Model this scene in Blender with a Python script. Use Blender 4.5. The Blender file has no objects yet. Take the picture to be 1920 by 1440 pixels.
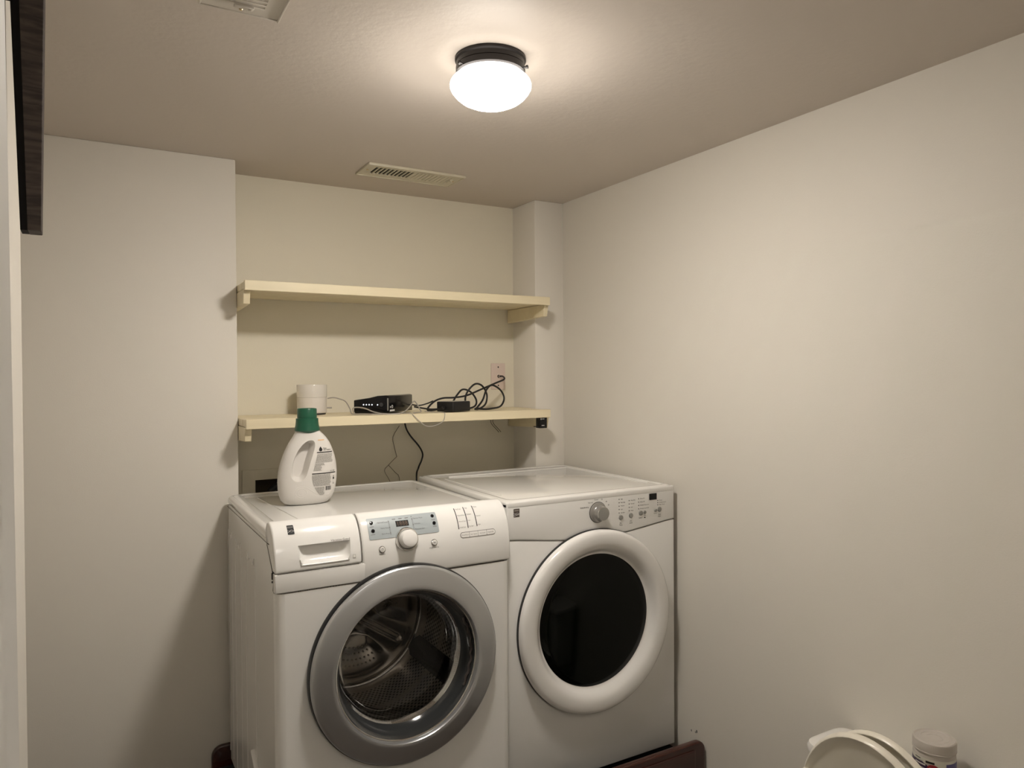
import bpy, bmesh, math, random
from mathutils import Vector, Matrix
random.seed(7)
sc = bpy.context.scene
C = sc.collection
PI = math.pi
OFF = 1.70            # camera height above the floor
def Z(z): return z + OFF

# ---------------------------------------------------------------- camera
CX, CY, YAW, PITCH, ROLL, FPX = -0.4381, -2.6791, 0.5212, -0.0116, -0.0061, 1370.38
cam_d = bpy.data.cameras.new('camera'); cam = bpy.data.objects.new('camera', cam_d); C.objects.link(cam)
cam_d.sensor_width = 36.0; cam_d.lens = FPX / 1920 * 36.0; cam_d.clip_start = 0.02
sy, cy_, sp, cp = math.sin(YAW), math.cos(YAW), math.sin(PITCH), math.cos(PITCH)
R0 = Vector((cy_, -sy, 0)); Fw = Vector((sy*cp, cy_*cp, sp)); U0 = Vector((-sy*sp, -cy_*sp, cp))
c_, s_ = math.cos(ROLL), math.sin(ROLL)
R1 = c_*R0 + s_*U0; U1 = -s_*R0 + c_*U0
M = Matrix.Identity(4)
for i in range(3):
    M[i][0] = R1[i]; M[i][1] = U1[i]; M[i][2] = -Fw[i]
M[0][3], M[1][3], M[2][3] = CX, CY, OFF
cam.matrix_world = M
sc.camera = cam

# ---------------------------------------------------------------- world, lights, exposure
w = bpy.data.worlds.new('world'); sc.world = w; w.use_nodes = True
w.node_tree.nodes['Background'].inputs[0].default_value = (0.02, 0.02, 0.02, 1)
w.node_tree.nodes['Background'].inputs[1].default_value = 0.2
sc.view_settings.view_transform = 'Standard'; sc.view_settings.look = 'None'
sc.view_settings.gamma = 1.0; sc.view_settings.exposure = 0.0
sc.view_settings.use_curve_mapping = False
LAMP_COL = (1.0, 0.93, 0.845); LAMP_STRENGTH = 206.0
# unseen soft fill added for light from the hallway the camera stands in
hl = bpy.data.lights.new('hallway_fill_light', 'AREA'); hl.shape = 'DISK'; hl.size = 0.5; hl.energy = 8.0
hl.color = (1.0, 0.93, 0.84)
ho = bpy.data.objects.new('hallway_fill_light', hl); C.objects.link(ho); ho.location = (-0.1, -3.30, Z(.72))

# ---------------------------------------------------------------- materials
MATS = {}
def mat(name, col, rough=.5, metal=0., spec=.5, coat=0., bump=0., bscale=200., emit=None, estr=0., var=0., vscale=3.):
    if name in MATS: return MATS[name]
    m = bpy.data.materials.new(name); m.use_nodes = True; nt = m.node_tree
    b = nt.nodes['Principled BSDF']
    b.inputs['Base Color'].default_value = (*col, 1); b.inputs['Roughness'].default_value = rough
    b.inputs['Metallic'].default_value = metal; b.inputs['Specular IOR Level'].default_value = spec
    b.inputs['Coat Weight'].default_value = coat; b.inputs['Coat Roughness'].default_value = .08
    tc = nt.nodes.new('ShaderNodeTexCoord')
    if emit:
        b.inputs['Emission Color'].default_value = (*emit, 1); b.inputs['Emission Strength'].default_value = estr
    if var > 0:
        n = nt.nodes.new('ShaderNodeTexNoise'); n.inputs['Scale'].default_value = vscale; n.inputs['Detail'].default_value = 4
        nt.links.new(tc.outputs['Object'], n.inputs['Vector'])
        mx = nt.nodes.new('ShaderNodeMix'); mx.data_type = 'RGBA'
        mx.inputs[6].default_value = (*[c*(1-var) for c in col], 1); mx.inputs[7].default_value = (*[min(1, c*(1+var)) for c in col], 1)
        nt.links.new(n.outputs['Fac'], mx.inputs[0]); nt.links.new(mx.outputs[2], b.inputs['Base Color'])
    if bump > 0:
        n = nt.nodes.new('ShaderNodeTexNoise'); n.inputs['Scale'].default_value = bscale; n.inputs['Detail'].default_value = 3
        nt.links.new(tc.outputs['Object'], n.inputs['Vector'])
        bp = nt.nodes.new('ShaderNodeBump'); bp.inputs['Strength'].default_value = bump; bp.inputs['Distance'].default_value = .002
        nt.links.new(n.outputs['Fac'], bp.inputs['Height']); nt.links.new(bp.outputs['Normal'], b.inputs['Normal'])
    MATS[name] = m; return m
def wood(name, c1, c2, rough, axis='X', scale=18., stretch=.08, coat=0., bump=.15):
    m = bpy.data.materials.new(name); m.use_nodes = True; nt = m.node_tree; b = nt.nodes['Principled BSDF']
    tc = nt.nodes.new('ShaderNodeTexCoord'); mp = nt.nodes.new('ShaderNodeMapping')
    s = [1., 1., 1.]; s['XYZ'.index(axis)] = stretch; mp.inputs['Scale'].default_value = s
    n = nt.nodes.new('ShaderNodeTexNoise'); n.inputs['Scale'].default_value = scale; n.inputs['Detail'].default_value = 6; n.inputs['Distortion'].default_value = .6
    r = nt.nodes.new('ShaderNodeValToRGB'); r.color_ramp.elements[0].color = (*c1, 1); r.color_ramp.elements[1].color = (*c2, 1)
    r.color_ramp.elements[0].position = .38; r.color_ramp.elements[1].position = .62
    nt.links.new(tc.outputs['Object'], mp.inputs['Vector']); nt.links.new(mp.outputs['Vector'], n.inputs['Vector'])
    nt.links.new(n.outputs['Fac'], r.inputs['Fac']); nt.links.new(r.outputs['Color'], b.inputs['Base Color'])
    bp = nt.nodes.new('ShaderNodeBump'); bp.inputs['Strength'].default_value = bump; bp.inputs['Distance'].default_value = .002
    nt.links.new(n.outputs['Fac'], bp.inputs['Height']); nt.links.new(bp.outputs['Normal'], b.inputs['Normal'])
    b.inputs['Roughness'].default_value = rough; b.inputs['Coat Weight'].default_value = coat
    MATS[name] = m; return m
def glass(name, tint, rough=.02, refl=.5):
    """thin pane: tinted see-through plus a fresnel mirror"""
    m = bpy.data.materials.new(name); m.use_nodes = True; nt = m.node_tree; nt.nodes.clear()
    o = nt.nodes.new('ShaderNodeOutputMaterial'); t = nt.nodes.new('ShaderNodeBsdfTransparent'); g = nt.nodes.new('ShaderNodeBsdfGlossy')
    mx = nt.nodes.new('ShaderNodeMixShader'); f = nt.nodes.new('ShaderNodeFresnel'); f.inputs['IOR'].default_value = 1.5
    mt = nt.nodes.new('ShaderNodeMath'); mt.operation = 'MULTIPLY'; mt.inputs[1].default_value = refl*2
    t.inputs[0].default_value = (*tint, 1); g.inputs['Roughness'].default_value = rough; g.inputs[0].default_value = (1, 1, 1, 1)
    nt.links.new(f.outputs[0], mt.inputs[0]); nt.links.new(mt.outputs[0], mx.inputs[0])
    nt.links.new(t.outputs[0], mx.inputs[1]); nt.links.new(g.outputs[0], mx.inputs[2]); nt.links.new(mx.outputs[0], o.inputs[0])
    MATS[name] = m; return m
def perforated(name):
    """brushed steel with rows of punched holes laid out in UV metres"""
    m = bpy.data.materials.new(name); m.use_nodes = True; nt = m.node_tree; b = nt.nodes['Principled BSDF']; L = nt.links.new
    uv = nt.nodes.new('ShaderNodeUVMap'); sep = nt.nodes.new('ShaderNodeSeparateXYZ'); L(uv.outputs[0], sep.inputs[0])
    def mth(op, a, bb=None):
        n = nt.nodes.new('ShaderNodeMath'); n.operation = op
        for k, v in enumerate((a, bb)):
            if v is None: continue
            if isinstance(v, (int, float)): n.inputs[k].default_value = v
            else: L(v, n.inputs[k])
        return n.outputs[0]
    def dots(ou, ov):
        u = mth('SUBTRACT', mth('FRACT', mth('ADD', mth('DIVIDE', sep.outputs[0], .0145), ou)), .5)
        v = mth('SUBTRACT', mth('FRACT', mth('ADD', mth('DIVIDE', sep.outputs[1], .0235), ov)), .5)
        v = mth('MULTIPLY', v, 1.6)
        d = mth('SQRT', mth('ADD', mth('MULTIPLY', u, u), mth('MULTIPLY', v, v)))
        return mth('LESS_THAN', d, .27)
    h = mth('MAXIMUM', dots(0, 0), dots(.5, .5))
    vv = sep.outputs[1]
    band = mth('MULTIPLY', mth('GREATER_THAN', vv, .055), mth('LESS_THAN', vv, .335))
    gap = mth('LESS_THAN', mth('ABSOLUTE', mth('SUBTRACT', vv, .20)), .012)
    h = mth('MULTIPLY', mth('MULTIPLY', h, band), mth('SUBTRACT', 1.0, gap))
    mx = nt.nodes.new('ShaderNodeMix'); mx.data_type = 'RGBA'; L(h, mx.inputs[0])
    mx.inputs[6].default_value = (.62, .60, .56, 1); mx.inputs[7].default_value = (.006, .006, .006, 1)
    L(mx.outputs[2], b.inputs['Base Color']); L(mth('SUBTRACT', 1.0, h), b.inputs['Metallic'])
    b.inputs['Roughness'].default_value = .3
    MATS[name] = m; return m

WALL = mat('painted wall', (.70, .665, .60), .55, spec=.25, bump=.12, bscale=260, var=.012, vscale=2)
WALLB = mat('lightened back wall', (.76, .725, .66), .55, spec=.25, bump=.12, bscale=260, var=.012, vscale=2)  # same paint as WALL, made lighter in place of stronger light
ALC = mat('bounce tinted wall', (.78, .735, .615), .5, spec=.28, bump=.12, bscale=260, var=.012, vscale=2)  # cream tint put in for light bounced off the cream shelves
CEIL = mat('ceiling paint', (.62, .56, .50), .6, spec=.15, bump=.35, bscale=55, var=.012, vscale=2)
FLOOR = wood('dark floor planks', (.045, .032, .024), (.075, .054, .040), .5, 'Y', 14)
TRIM = mat('trim enamel', (.74, .725, .69), .5, spec=.3, bump=.03, bscale=60)
ENAM = mat('white enamel', (.76, .75, .725), .13, spec=.5)
ENTOP = mat('white enamel top', (.74, .73, .70), .12, spec=.5, coat=.5)
PLW = mat('white plastic', (.75, .735, .71), .15, spec=.5)
GAP = mat('seam shadow gap', (.10, .085, .07), .8, spec=.1)
SHELF = wood('cream painted board', (.76, .67, .465), (.80, .71, .50), .42, 'X', 25, .05, bump=.25)
DWOOD = wood('dark weathered wood', (.020, .013, .010), (.060, .043, .036), .7, 'X', 110, .16, bump=.5)
DBLK = mat('black backing', (.006, .005, .005), .8, spec=.2)
RWOOD = wood('dark red lacquered wood', (.028, .007, .005), (.055, .014, .009), .25, 'X', 12, .06, coat=.4, bump=.05)
SILV = mat('silver paint', (.52, .53, .545), .30, metal=.85, bump=.02, bscale=900)
CHROME = mat('polished chrome', (.75, .74, .72), .12, metal=1.)
KNOBG = mat('grey metallic plastic', (.33, .32, .30), .32, metal=.6)
KNOBF = mat('grey knob face', (.30, .295, .275), .45, metal=.3)
RUB = mat('dark grey rubber', (.035, .038, .042), .4, spec=.5)
BLK = mat('black plastic', (.005, .005, .006), .18, spec=.3)
BLKM = mat('matte black plastic', (.012, .012, .013), .5, spec=.4)
INK = mat('dark print', (.022, .021, .02), .6, spec=.2)
INKG = mat('grey print', (.16, .155, .15), .6, spec=.2)
INKL = mat('light grey print', (.40, .39, .37), .6, spec=.2)
DRUM = perforated('perforated steel')
STEEL = mat('drum steel', (.36, .325, .27), .2, metal=1.)
LCD = mat('blue grey display', (.36, .40, .415), .3, spec=.5)
SEG = mat('unlit segments', (.10, .06, .035), .4)
BRONZE = mat('dark bronze metal', (.016, .013, .013), .42, metal=.2)
GREEN = mat('green cap plastic', (.006, .085, .045), .35, spec=.5)
HDPE = mat('white bottle plastic', (.66, .635, .60), .38, spec=.45)
LABELW = mat('bottle label', (.76, .745, .70), .4)
ORNG = mat('orange print', (.75, .42, .16), .6)
CABW = mat('grey white cable', (.40, .37, .33), .5)
WIREG = mat('thin grey wire', (.20, .175, .13), .6)
PINK = mat('pinkish plate', (.72, .60, .54), .4)
BRASS = mat('brass', (.55, .42, .25), .3, metal=1.)
REG = mat('register enamel', (.60, .555, .43), .4)
REG2 = mat('register enamel grey', (.60, .56, .50), .4)
PORC = mat('porcelain', (.78, .76, .72), .15, coat=.4)
SEATM = mat('cream seat plastic', (.74, .70, .60), .28)
BLUEP = mat('blue purple print', (.085, .075, .21), .4)
PURP = mat('dark purple print', (.03, .012, .05), .4)
REDP = mat('red print', (.30, .02, .03), .4)
WHP = mat('white print', (.62, .60, .58), .5)
TRANSL = mat('frosted plastic', (.50, .46, .42), .3)
LEDW = mat('white indicator', (.9, .9, 1.), .4, emit=(.85, .92, 1.), estr=3.)
LEDG = mat('green indicator', (.2, .9, .5), .4, emit=(.25, 1., .55), estr=3.)
GLOBE = mat('lit opal glass', (.9, .9, .88), .2, emit=LAMP_COL, estr=LAMP_STRENGTH)
# glow graded by height to keep the ceiling dimmer: the pressed shoulder under the base glows less than the bottom
def shade_globe():
    nt = GLOBE.node_tree; b = nt.nodes['Principled BSDF']; g = nt.nodes.new('ShaderNodeNewGeometry'); sp_ = nt.nodes.new('ShaderNodeSeparateXYZ')
    mr = nt.nodes.new('ShaderNodeMapRange'); mr.interpolation_type = 'SMOOTHSTEP'
    mr.inputs['From Min'].default_value = Z(.7534)-.100; mr.inputs['From Max'].default_value = Z(.7534)-.060
    mr.inputs['To Min'].default_value = LAMP_STRENGTH; mr.inputs['To Max'].default_value = LAMP_STRENGTH*.045
    nt.links.new(g.outputs['Position'], sp_.inputs[0]); nt.links.new(sp_.outputs[2], mr.inputs['Value']); nt.links.new(mr.outputs[0], b.inputs['Emission Strength'])
shade_globe()
DGLASS = glass('door glass', (.68, .68, .70), .02, .30)
CGLASS = mat('smoked clear plastic', (.032, .034, .035), .12, spec=.5)
BGLASS = mat('black door glass', (.0015, .002, .0012), .05, spec=.16)
HOSE = mat('black hose', (.01, .01, .012), .35)
BROWN = mat('dark plywood', (.045, .03, .015), .7)

# ---------------------------------------------------------------- mesh helpers
class MB:
    def __init__(s): s.v = []; s.f = []; s.m = []; s.uv = {}
    def add(s, vs, fs, mi=0):
        o = len(s.v); s.v += [tuple(v) for v in vs]; s.f += [tuple(i+o for i in f) for f in fs]; s.m += [mi]*len(fs); return s
    def bm(s, b, mi=0, mtx=None):
        if mtx: bmesh.ops.transform(b, matrix=mtx, verts=b.verts)
        b.verts.ensure_lookup_table(); b.verts.index_update()
        s.add([v.co[:] for v in b.verts], [[v.index for v in f.verts] for f in b.faces], mi); b.free(); return s
    def box(s, x0, x1, y0, y1, z0, z1, bev=0., seg=2, mi=0, mtx=None):
        b = bmesh.new(); bmesh.ops.create_cube(b, size=1)
        for v in b.verts:
            v.co.x = x0 if v.co.x < 0 else x1; v.co.y = y0 if v.co.y < 0 else y1; v.co.z = z0 if v.co.z < 0 else z1
        if bev > 0: bmesh.ops.bevel(b, geom=b.edges[:], offset=min(bev, .49*min(abs(x1-x0), abs(y1-y0), abs(z1-z0))), segments=seg, profile=.5, affect='EDGES')
        return s.bm(b, mi, mtx)
    def prism(s, poly, axis, a, b_, bev=0., seg=2, mi=0, ang=.5, mtx=None):
        def P(p, h): return {'X': (h, p[0], p[1]), 'Y': (p[0], h, p[1]), 'Z': (p[0], p[1], h)}[axis]
        b = bmesh.new(); A = [b.verts.new(P(p, a)) for p in poly]; B = [b.verts.new(P(p, b_)) for p in poly]
        n = len(poly); b.faces.new(A); b.faces.new(B[::-1])
        for i in range(n): b.faces.new((A[i], B[i], B[(i+1) % n], A[(i+1) % n]))
        bmesh.ops.recalc_face_normals(b, faces=b.faces[:])
        if bev > 0:
            es = [e for e in b.edges if len(e.link_faces) == 2 and e.calc_face_angle(0) > ang]
            bmesh.ops.bevel(b, geom=es, offset=bev, segments=seg, profile=.5, affect='EDGES', clamp_overlap=True)
        return s.bm(b, mi, mtx)
    def lathe(s, prof, mtx=None, seg=64, mi=0, rmod=None, closed=False):
        """profile of (radius, height) turned about local Z"""
        mtx = mtx or Matrix.Identity(4); vs = []; fs = []; idx = []
        for k, (r, h) in enumerate(prof):
            if r < 1e-6: idx.append([len(vs)]*seg); vs.append(mtx @ Vector((0, 0, h)))
            else:
                row = []
                for i in range(seg):
                    a = 2*PI*i/seg; rr = r*(rmod(a, h, k) if rmod else 1); row.append(len(vs)); vs.append(mtx @ Vector((rr*math.cos(a), rr*math.sin(a), h)))
                idx.append(row)
        nn = len(prof) if closed else len(prof)-1
        for k in range(nn):
            A, B = idx[k], idx[(k+1) % len(prof)]
            for i in range(seg):
                j = (i+1) % seg; q = [A[i], A[j], B[j], B[i]]; u = []
                for t in q:
                    if t not in u: u.append(t)
                if len(u) > 2: fs.append(u)
        return s.add(vs, fs, mi)
    def tube(s, pts, r, seg=8, sub=6, mi=0, smooth=True):
        P = [Vector(p) for p in pts]
        if smooth and len(P) > 2:
            Q = []
            for i in range(len(P)-1):
                p0, p1, p2, p3 = P[max(i-1, 0)], P[i], P[i+1], P[min(i+2, len(P)-1)]
                for k in range(sub):
                    t = k/sub; Q.append(.5*((2*p1)+(-p0+p2)*t+(2*p0-5*p1+4*p2-p3)*t*t+(-p0+3*p1-3*p2+p3)*t**3))
            Q.append(P[-1]); P = Q
        T = [(P[min(i+1, len(P)-1)]-P[max(i-1, 0)]).normalized() for i in range(len(P))]
        n = T[0].orthogonal().normalized(); vs = []; fs = []
        for i, p in enumerate(P):
            n = (n - n.dot(T[i])*T[i]).normalized(); b = T[i].cross(n)
            for k in range(seg):
                a = 2*PI*k/seg; vs.append(p+r*(math.cos(a)*n+math.sin(a)*b))
        for i in range(len(P)-1):
            for k in range(seg):
                j = (k+1) % seg; fs.append((i*seg+k, i*seg+j, (i+1)*seg+j, (i+1)*seg+k))
        fs.append(tuple(range(seg))[::-1]); fs.append(tuple((len(P)-1)*seg+k for k in range(seg)))
        return s.add(vs, fs, mi)
    def disc(s, c, r, mtx, mi=0, seg=20, h=.0004):
        return s.lathe([(0, h), (r*.9, h), (r, 0)], mtx @ Matrix.Translation(c), seg, mi)
    def wrap(s, fn):
        s.v = [tuple(fn(*v)) for v in s.v]; return s
def obj(name, mb, mats, parent=None, smooth=35, recalc=True):
    me = bpy.data.meshes.new(name)
    org = Vector(parent['_o']) if parent is not None and '_o' in parent else Vector((0, 0, 0))
    me.from_pydata([tuple(Vector(v)-org) for v in mb.v], [], mb.f)
    if not isinstance(mats, (list, tuple)): mats = [mats]
    for m in mats: me.materials.append(m)
    me.polygons.foreach_set('material_index', mb.m)
    if recalc:
        b = bmesh.new(); b.from_mesh(me); bmesh.ops.recalc_face_normals(b, faces=b.faces[:]); b.to_mesh(me); b.free()
    me.polygons.foreach_set('use_smooth', [True]*len(me.polygons)); me.update()
    me.set_sharp_from_angle(angle=math.radians(smooth))
    o = bpy.data.objects.new(name, me); C.objects.link(o)
    if parent is not None: o.parent = parent; o['_o'] = tuple(org)
    return o
def thing(name, label, cat, loc, group=None):
    o = bpy.data.objects.new(name, None); C.objects.link(o); o.location = loc; o.empty_display_size = .05
    o['label'] = label; o['category'] = cat; o['_o'] = tuple(loc)
    if group: o['group'] = group
    return o
def tag(o, label, cat, group=None):
    o['label'] = label; o['category'] = cat
    if group: o['group'] = group
    return o
def struct(name, mb, mats, smooth=35):
    o = obj(name, mb, mats, None, smooth); o['kind'] = 'structure'; return o
def carve(o, cut):
    b = bmesh.new(); me = bpy.data.meshes.new('cut'); me.from_pydata([tuple(Vector(v)-Vector(o['_o'])) for v in cut.v], [], cut.f); b.from_mesh(me); bmesh.ops.recalc_face_normals(b, faces=b.faces[:]); b.to_mesh(me); b.free()
    c = bpy.data.objects.new('cut', me); C.objects.link(c); c.location = o['_o']
    m = o.modifiers.new('b', 'BOOLEAN'); m.object = c; m.operation = 'DIFFERENCE'; m.solver = 'EXACT'; m.use_self = True
    bpy.context.view_layer.update(); dg = bpy.context.evaluated_depsgraph_get(); n = bpy.data.meshes.new_from_object(o.evaluated_get(dg))
    old = o.data; o.modifiers.clear(); o.data = n; bpy.data.objects.remove(c); bpy.data.meshes.remove(old)
    n.polygons.foreach_set('use_smooth', [True]*len(n.polygons)); n.set_sharp_from_angle(angle=math.radians(35))
def dup(root, delta, label=None):
    r = root.copy(); C.objects.link(r); r.location = Vector(root.location)+Vector(delta)
    if label: r['label'] = label
    for ch in [o for o in C.objects if o.parent == root]:
        c = ch.copy(); C.objects.link(c); c.parent = r
        for g in [o for o in C.objects if o.parent == ch]:
            d = g.copy(); C.objects.link(d); d.parent = c
    return r
def text_into(mb, txt, x, z, h, mi=0, align='LEFT', space=1., fn=None, bold=0.):
    """lettering in the X-Z plane facing -Y; h = cap height"""
    cu = bpy.data.curves.new('t', 'FONT'); cu.body = txt; cu.size = h/.69; cu.align_x = align; cu.align_y = 'CENTER'
    cu.space_character = space; cu.offset = bold; cu.resolution_u = 3; cu.extrude = 0
    o = bpy.data.objects.new('t', cu); C.objects.link(o)
    dg = bpy.context.evaluated_depsgraph_get(); me = bpy.data.meshes.new_from_object(o.evaluated_get(dg))
    vs = [(v.co.x+x, 0, v.co.y+z) for v in me.vertices]
    if fn: vs = [fn(*v) for v in vs]
    mb.add(vs, [tuple(p.vertices) for p in me.polygons], mi)
    bpy.data.objects.remove(o); bpy.data.curves.remove(cu); bpy.data.meshes.remove(me)
def rot_y_axis(cx, y, cz, tilt=0.):
    """local +Z points to -Y (towards the room), tilted upwards"""
    return Matrix.Translation((cx, y, cz)) @ Matrix.Rotation(PI/2 - tilt, 4, 'X')
def arc(cx, cz, r, a0, a1, n):
    return [(cx+r*math.cos(math.radians(a0+(a1-a0)*i/n)), cz+r*math.sin(math.radians(a0+(a1-a0)*i/n))) for i in range(n+1)]
def rrect(x0, x1, z0, z1, r, n=5):
    return arc(x1-r, z0+r, r, -90, 0, n)+arc(x1-r, z1-r, r, 0, 90, n)+arc(x0+r, z1-r, r, 90, 180, n)+arc(x0+r, z0+r, r, 180, 270, n)

# ================================================================ SETTING
H = Z(.7534); WP = 1.217; XR = 1.3627; D = .188; XL = -.72; YD = -2.34
S = MB(); S.box(XL-.1, XR+.1, -4.0, D+.2, -.1, 0); struct('floor', S, FLOOR)
S = MB(); S.box(XL-.1, XR+.1, -4.0, D+.2, H, H+.1); struct('ceiling', S, CEIL)
S = MB(); S.box(XR, XR+.1, -4.0, D+.1, 0, H); struct('wall_right', S, WALL)
S = MB(); S.box(XL-.1, 0, 0, D+.1, 0, H, .003, 2); struct('wall_back_left', S, WALLB)
# pilaster between the alcove and the right wall
S = MB(); S.box(WP, XR+.001, 0, D+.1, 0, H, .003, 2); struct('wall_back_right', S, WALLB)
# alcove wall with the cut-out of the laundry outlet box
ox0, ox1, oz0, oz1 = .089, .30, Z(-.52), Z(-.388)
S = MB()
for b in ((-.01, ox0, D, D+.1, 0, H), (ox1, WP+.01, D, D+.1, 0, H), (ox0, ox1, D, D+.1, 0, oz0), (ox0, ox1, D, D+.1, oz1, H)): S.box(*b)
S.box(-.01, WP+.01, D+.1, D+.12, 0, H)
struct('wall_back', S, ALC)
S = MB(); S.box(XL-.1, XL, -4.0, 0, 0, H); S.box(XL, -.552, YD, -1.03, 0, H, .002, 1); struct('wall_left', S, WALL)
# wall with the doorway the camera looks through, and the hallway behind it
jx = -.465; dz = 2.10
S = MB(); S.box(XL, jx-.02, YD-.12, YD, 0, H); S.box(.40, XR, YD-.12, YD, 0, H); S.box(jx-.02, .40, YD-.12, YD, dz+.32, H)
struct('wall_doorway', S, WALL)
S = MB(); S.box(XL-.1, XR+.1, -4.1, -4.0, 0, H); struct('wall_hallway', S, WALL)
# door jamb and casing, seen as the blurred white strip on the left
S = MB()
S.box(jx-.02, jx, YD-.135, YD+.004, 0, 2.42, .002)
S.box(jx-.004, jx+.0028, YD-.10, YD-.060, 0, 2.42, .002)
S.box(jx-.075, jx-.004, YD-.150, YD-.12, 0, 2.42, .004)
S.box(jx-.075, jx-.006, YD, YD+.016, 0, 2.42, .003)
for i, v_ in enumerate(S.v): S.v[i] = (v_[0]-.0045*(v_[2]-OFF), v_[1], v_[2])
jmb = struct('trim_1', S, TRIM)
S = MB(); S.box(.38, .40, YD-.135, YD+.004, 0, 2.42, .002); S.box(.384, .46, YD, YD+.016, 0, 2.42, .003); struct('trim_2', S, TRIM)
S = MB(); S.box(XL, 0, -.014, 0, 0, .10, .004); struct('baseboard_left', S, TRIM)
S = MB(); S.box(XR-.014, XR, -2.34, -.9, 0, .10, .004); struct('baseboard_right', S, TRIM)

# ================================================================ CEILING LAMP
LX, LY = .3915, -1.141
t = thing('ceiling_lamp', 'round flush ceiling lamp with glowing white glass bowl and dark bronze base', 'lamp', (LX, LY, H))
mz = Matrix.Translation((LX, LY, 0))
S = MB(); LS = Matrix.Translation((0, 0, H*(1-.82))) @ Matrix.Scale(.82, 4, (0, 0, 1)) @ mz
S.lathe([(0, H-.0005), (.0835, H-.0005), (.0845, H-.004), (.0845, H-.008), (.081, H-.012), (.081, H-.024), (.0795, H-.0255), (.0825, H-.027), (.0825, H-.044), (.078, H-.047), (.074, H-.046), (.074, H-.03)], LS, 96)
obj('lamp_base', S, BRONZE, t)
S = MB()
prof = [(.073, H-.036), (.0735, H-.048), (.080, H-.053), (.0885, H-.060), (.0945, H-.069), (.0965, H-.078), (.0955, H-.086), (.091, H-.096), (.083, H-.108), (.071, H-.120), (.054, H-.130), (.036, H-.1365), (.018, H-.1395), (0, H-.1405)]
S.lathe(prof, LS, 160, rmod=lambda a, h, k: 1+(.006*math.cos(48*a) if 3 <= k <= 7 else 0))
obj('glass_bowl', S, GLOBE, t)
for a in (-170, -50, 70):
    a = math.radians(a); d = Vector((math.cos(a), math.sin(a), 0)); c = Vector((LX, LY, H-.033))
    S = MB(); S.tube([c+d*.076, c+d*.092], .0018, 8, smooth=False); S.tube([c+d*.089, c+d*.094], .0042, 12, smooth=False)
    obj('thumb_screw', S, BRONZE, t)

# ================================================================ CEILING REGISTERS
def register(name, label, cx, cy, L, W, rot, m):
    t = thing(name, label, 'vent', (cx, cy, H), 'ceiling vents')
    Mx = Matrix.Translation((cx, cy, H)) @ Matrix.Rotation(rot, 4, 'Z')
    il, iw = L/2-.035, W/2-.035
    S = MB()
    for x0, x1, y0, y1 in ((-L/2, L/2, -W/2, -iw), (-L/2, L/2, iw, W/2), (-L/2, -il, -iw, iw), (il, L/2, -iw, iw)):
        S.box(x0, x1, y0, y1, -.0055, -.0002, 0, mtx=Mx)
    S.box(-L/2-.001, L/2+.001, -W/2-.001, -W/2+.003, -.0098, -.0002, .001, mtx=Mx); S.box(-L/2-.001, L/2+.001, W/2-.003, W/2+.001, -.0075, -.0002, .001, mtx=Mx)
    S.box(-L/2-.0008, -L/2+.003, -W/2, W/2, -.0078, -.0003, .001, mtx=Mx); S.box(L/2-.003, L/2+.0008, -W/2, W/2, -.0078, -.0003, .001, mtx=Mx)
    n = 20; st = 2*il/n
    for k in range(n+1):
        x = -il+k*st; S.box(x-st*.18, x+st*.18, -iw, iw, -.0060, -.0012, .0005, mtx=Mx)
    S.box(0-st*.3, st*.3, -iw, iw, -.0062, -.001, mtx=Mx)
    obj('grille', S, m, t)
    S = MB(); S.box(-il, 0, -iw, iw, -.0016, -.0004, mi=0, mtx=Mx); S.box(0, il, -iw, iw, -.0042, -.0004, mi=1, mtx=Mx); obj('slot_backing', S, [DBLK, m], t)  # black sheet stands for the unlit duct above the open slots
    for x in (-L/2+.018, L/2-.016):
        S = MB(); S.lathe([(0, -.0085), (.003, -.0080), (.0042, -.0055)], Mx @ Matrix.Translation((x, 0, 0)), 12); obj('screw', S, BRASS, t)
    S = MB(); x = il-.004; S.box(x, x+.012, -.022, .016, -.011, -.006, .0015, mtx=Mx); S.box(x+.004, x+.009, -.018, -.011, -.014, -.006, .0015, mtx=Mx); obj('lever', S, m, t)
    return t
register('ceiling_register', 'cream metal ceiling vent above the shelves, half of its slots dark', .602, -.122, .375, .155, 0, REG)
register('ceiling_register', 'greyish white ceiling vent cut off by the top edge of the photo', -.168, -1.284, .375, .155, PI/2, REG2)

# ================================================================ SHELVES
def shelf(label, zt, groups):
    t = thing('wall_shelf', label, 'shelf', (.6, .02, Z(zt)-.032), 'cream shelves')
    z1, z0, xe = Z(zt), Z(zt)-.033, 1.197
    S = MB()
    n = 6; y0, y1 = -.128, D-.002; w_ = (y1-y0)/n
    for k in range(n):
        S.box(.002, WP-.003 if y0+k*w_ >= 0 else xe, y0+k*w_+.0015, y0+(k+1)*w_-.0015, z0+.006, z1-.002, .002, 1)
    S.box(.003, xe-.001, y0+.004, -.006, z0+.010, z1-.004); S.box(.003, WP-.003, .004, y1-.002, z0+.010, z1-.004)
    obj('shelf_board', S, SHELF, t)
    S = MB(); S.box(.001, xe, -.150, -.1283, z0, z1, .0012, 1); obj('front_trim', S, SHELF, t)
    for x0, x1 in ((.001, .023), (1.184, 1.2165)):
        # cleat with an angled front end
        S = MB(); zb = z0-.046
        S.prism([(-.126, z0+.004), (-.126, z0-.002), (-.116, zb+.003), (D-.003, zb-.008), (D-.003, z0+.005)], 'X', x0, x1 if x0 < .5 else 1.204, .0015, 1)
        if x0 > .5: S.box(1.203, 1.2165, .002, D-.003, zb, z0+.004)
        obj('cleat', S, SHELF, t)
    return t
shelf('upper cream painted wooden shelf in the alcove, empty', .3211, None)
shelf('lower cream painted wooden shelf carrying router and white cylinder', -.1403, None)
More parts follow.
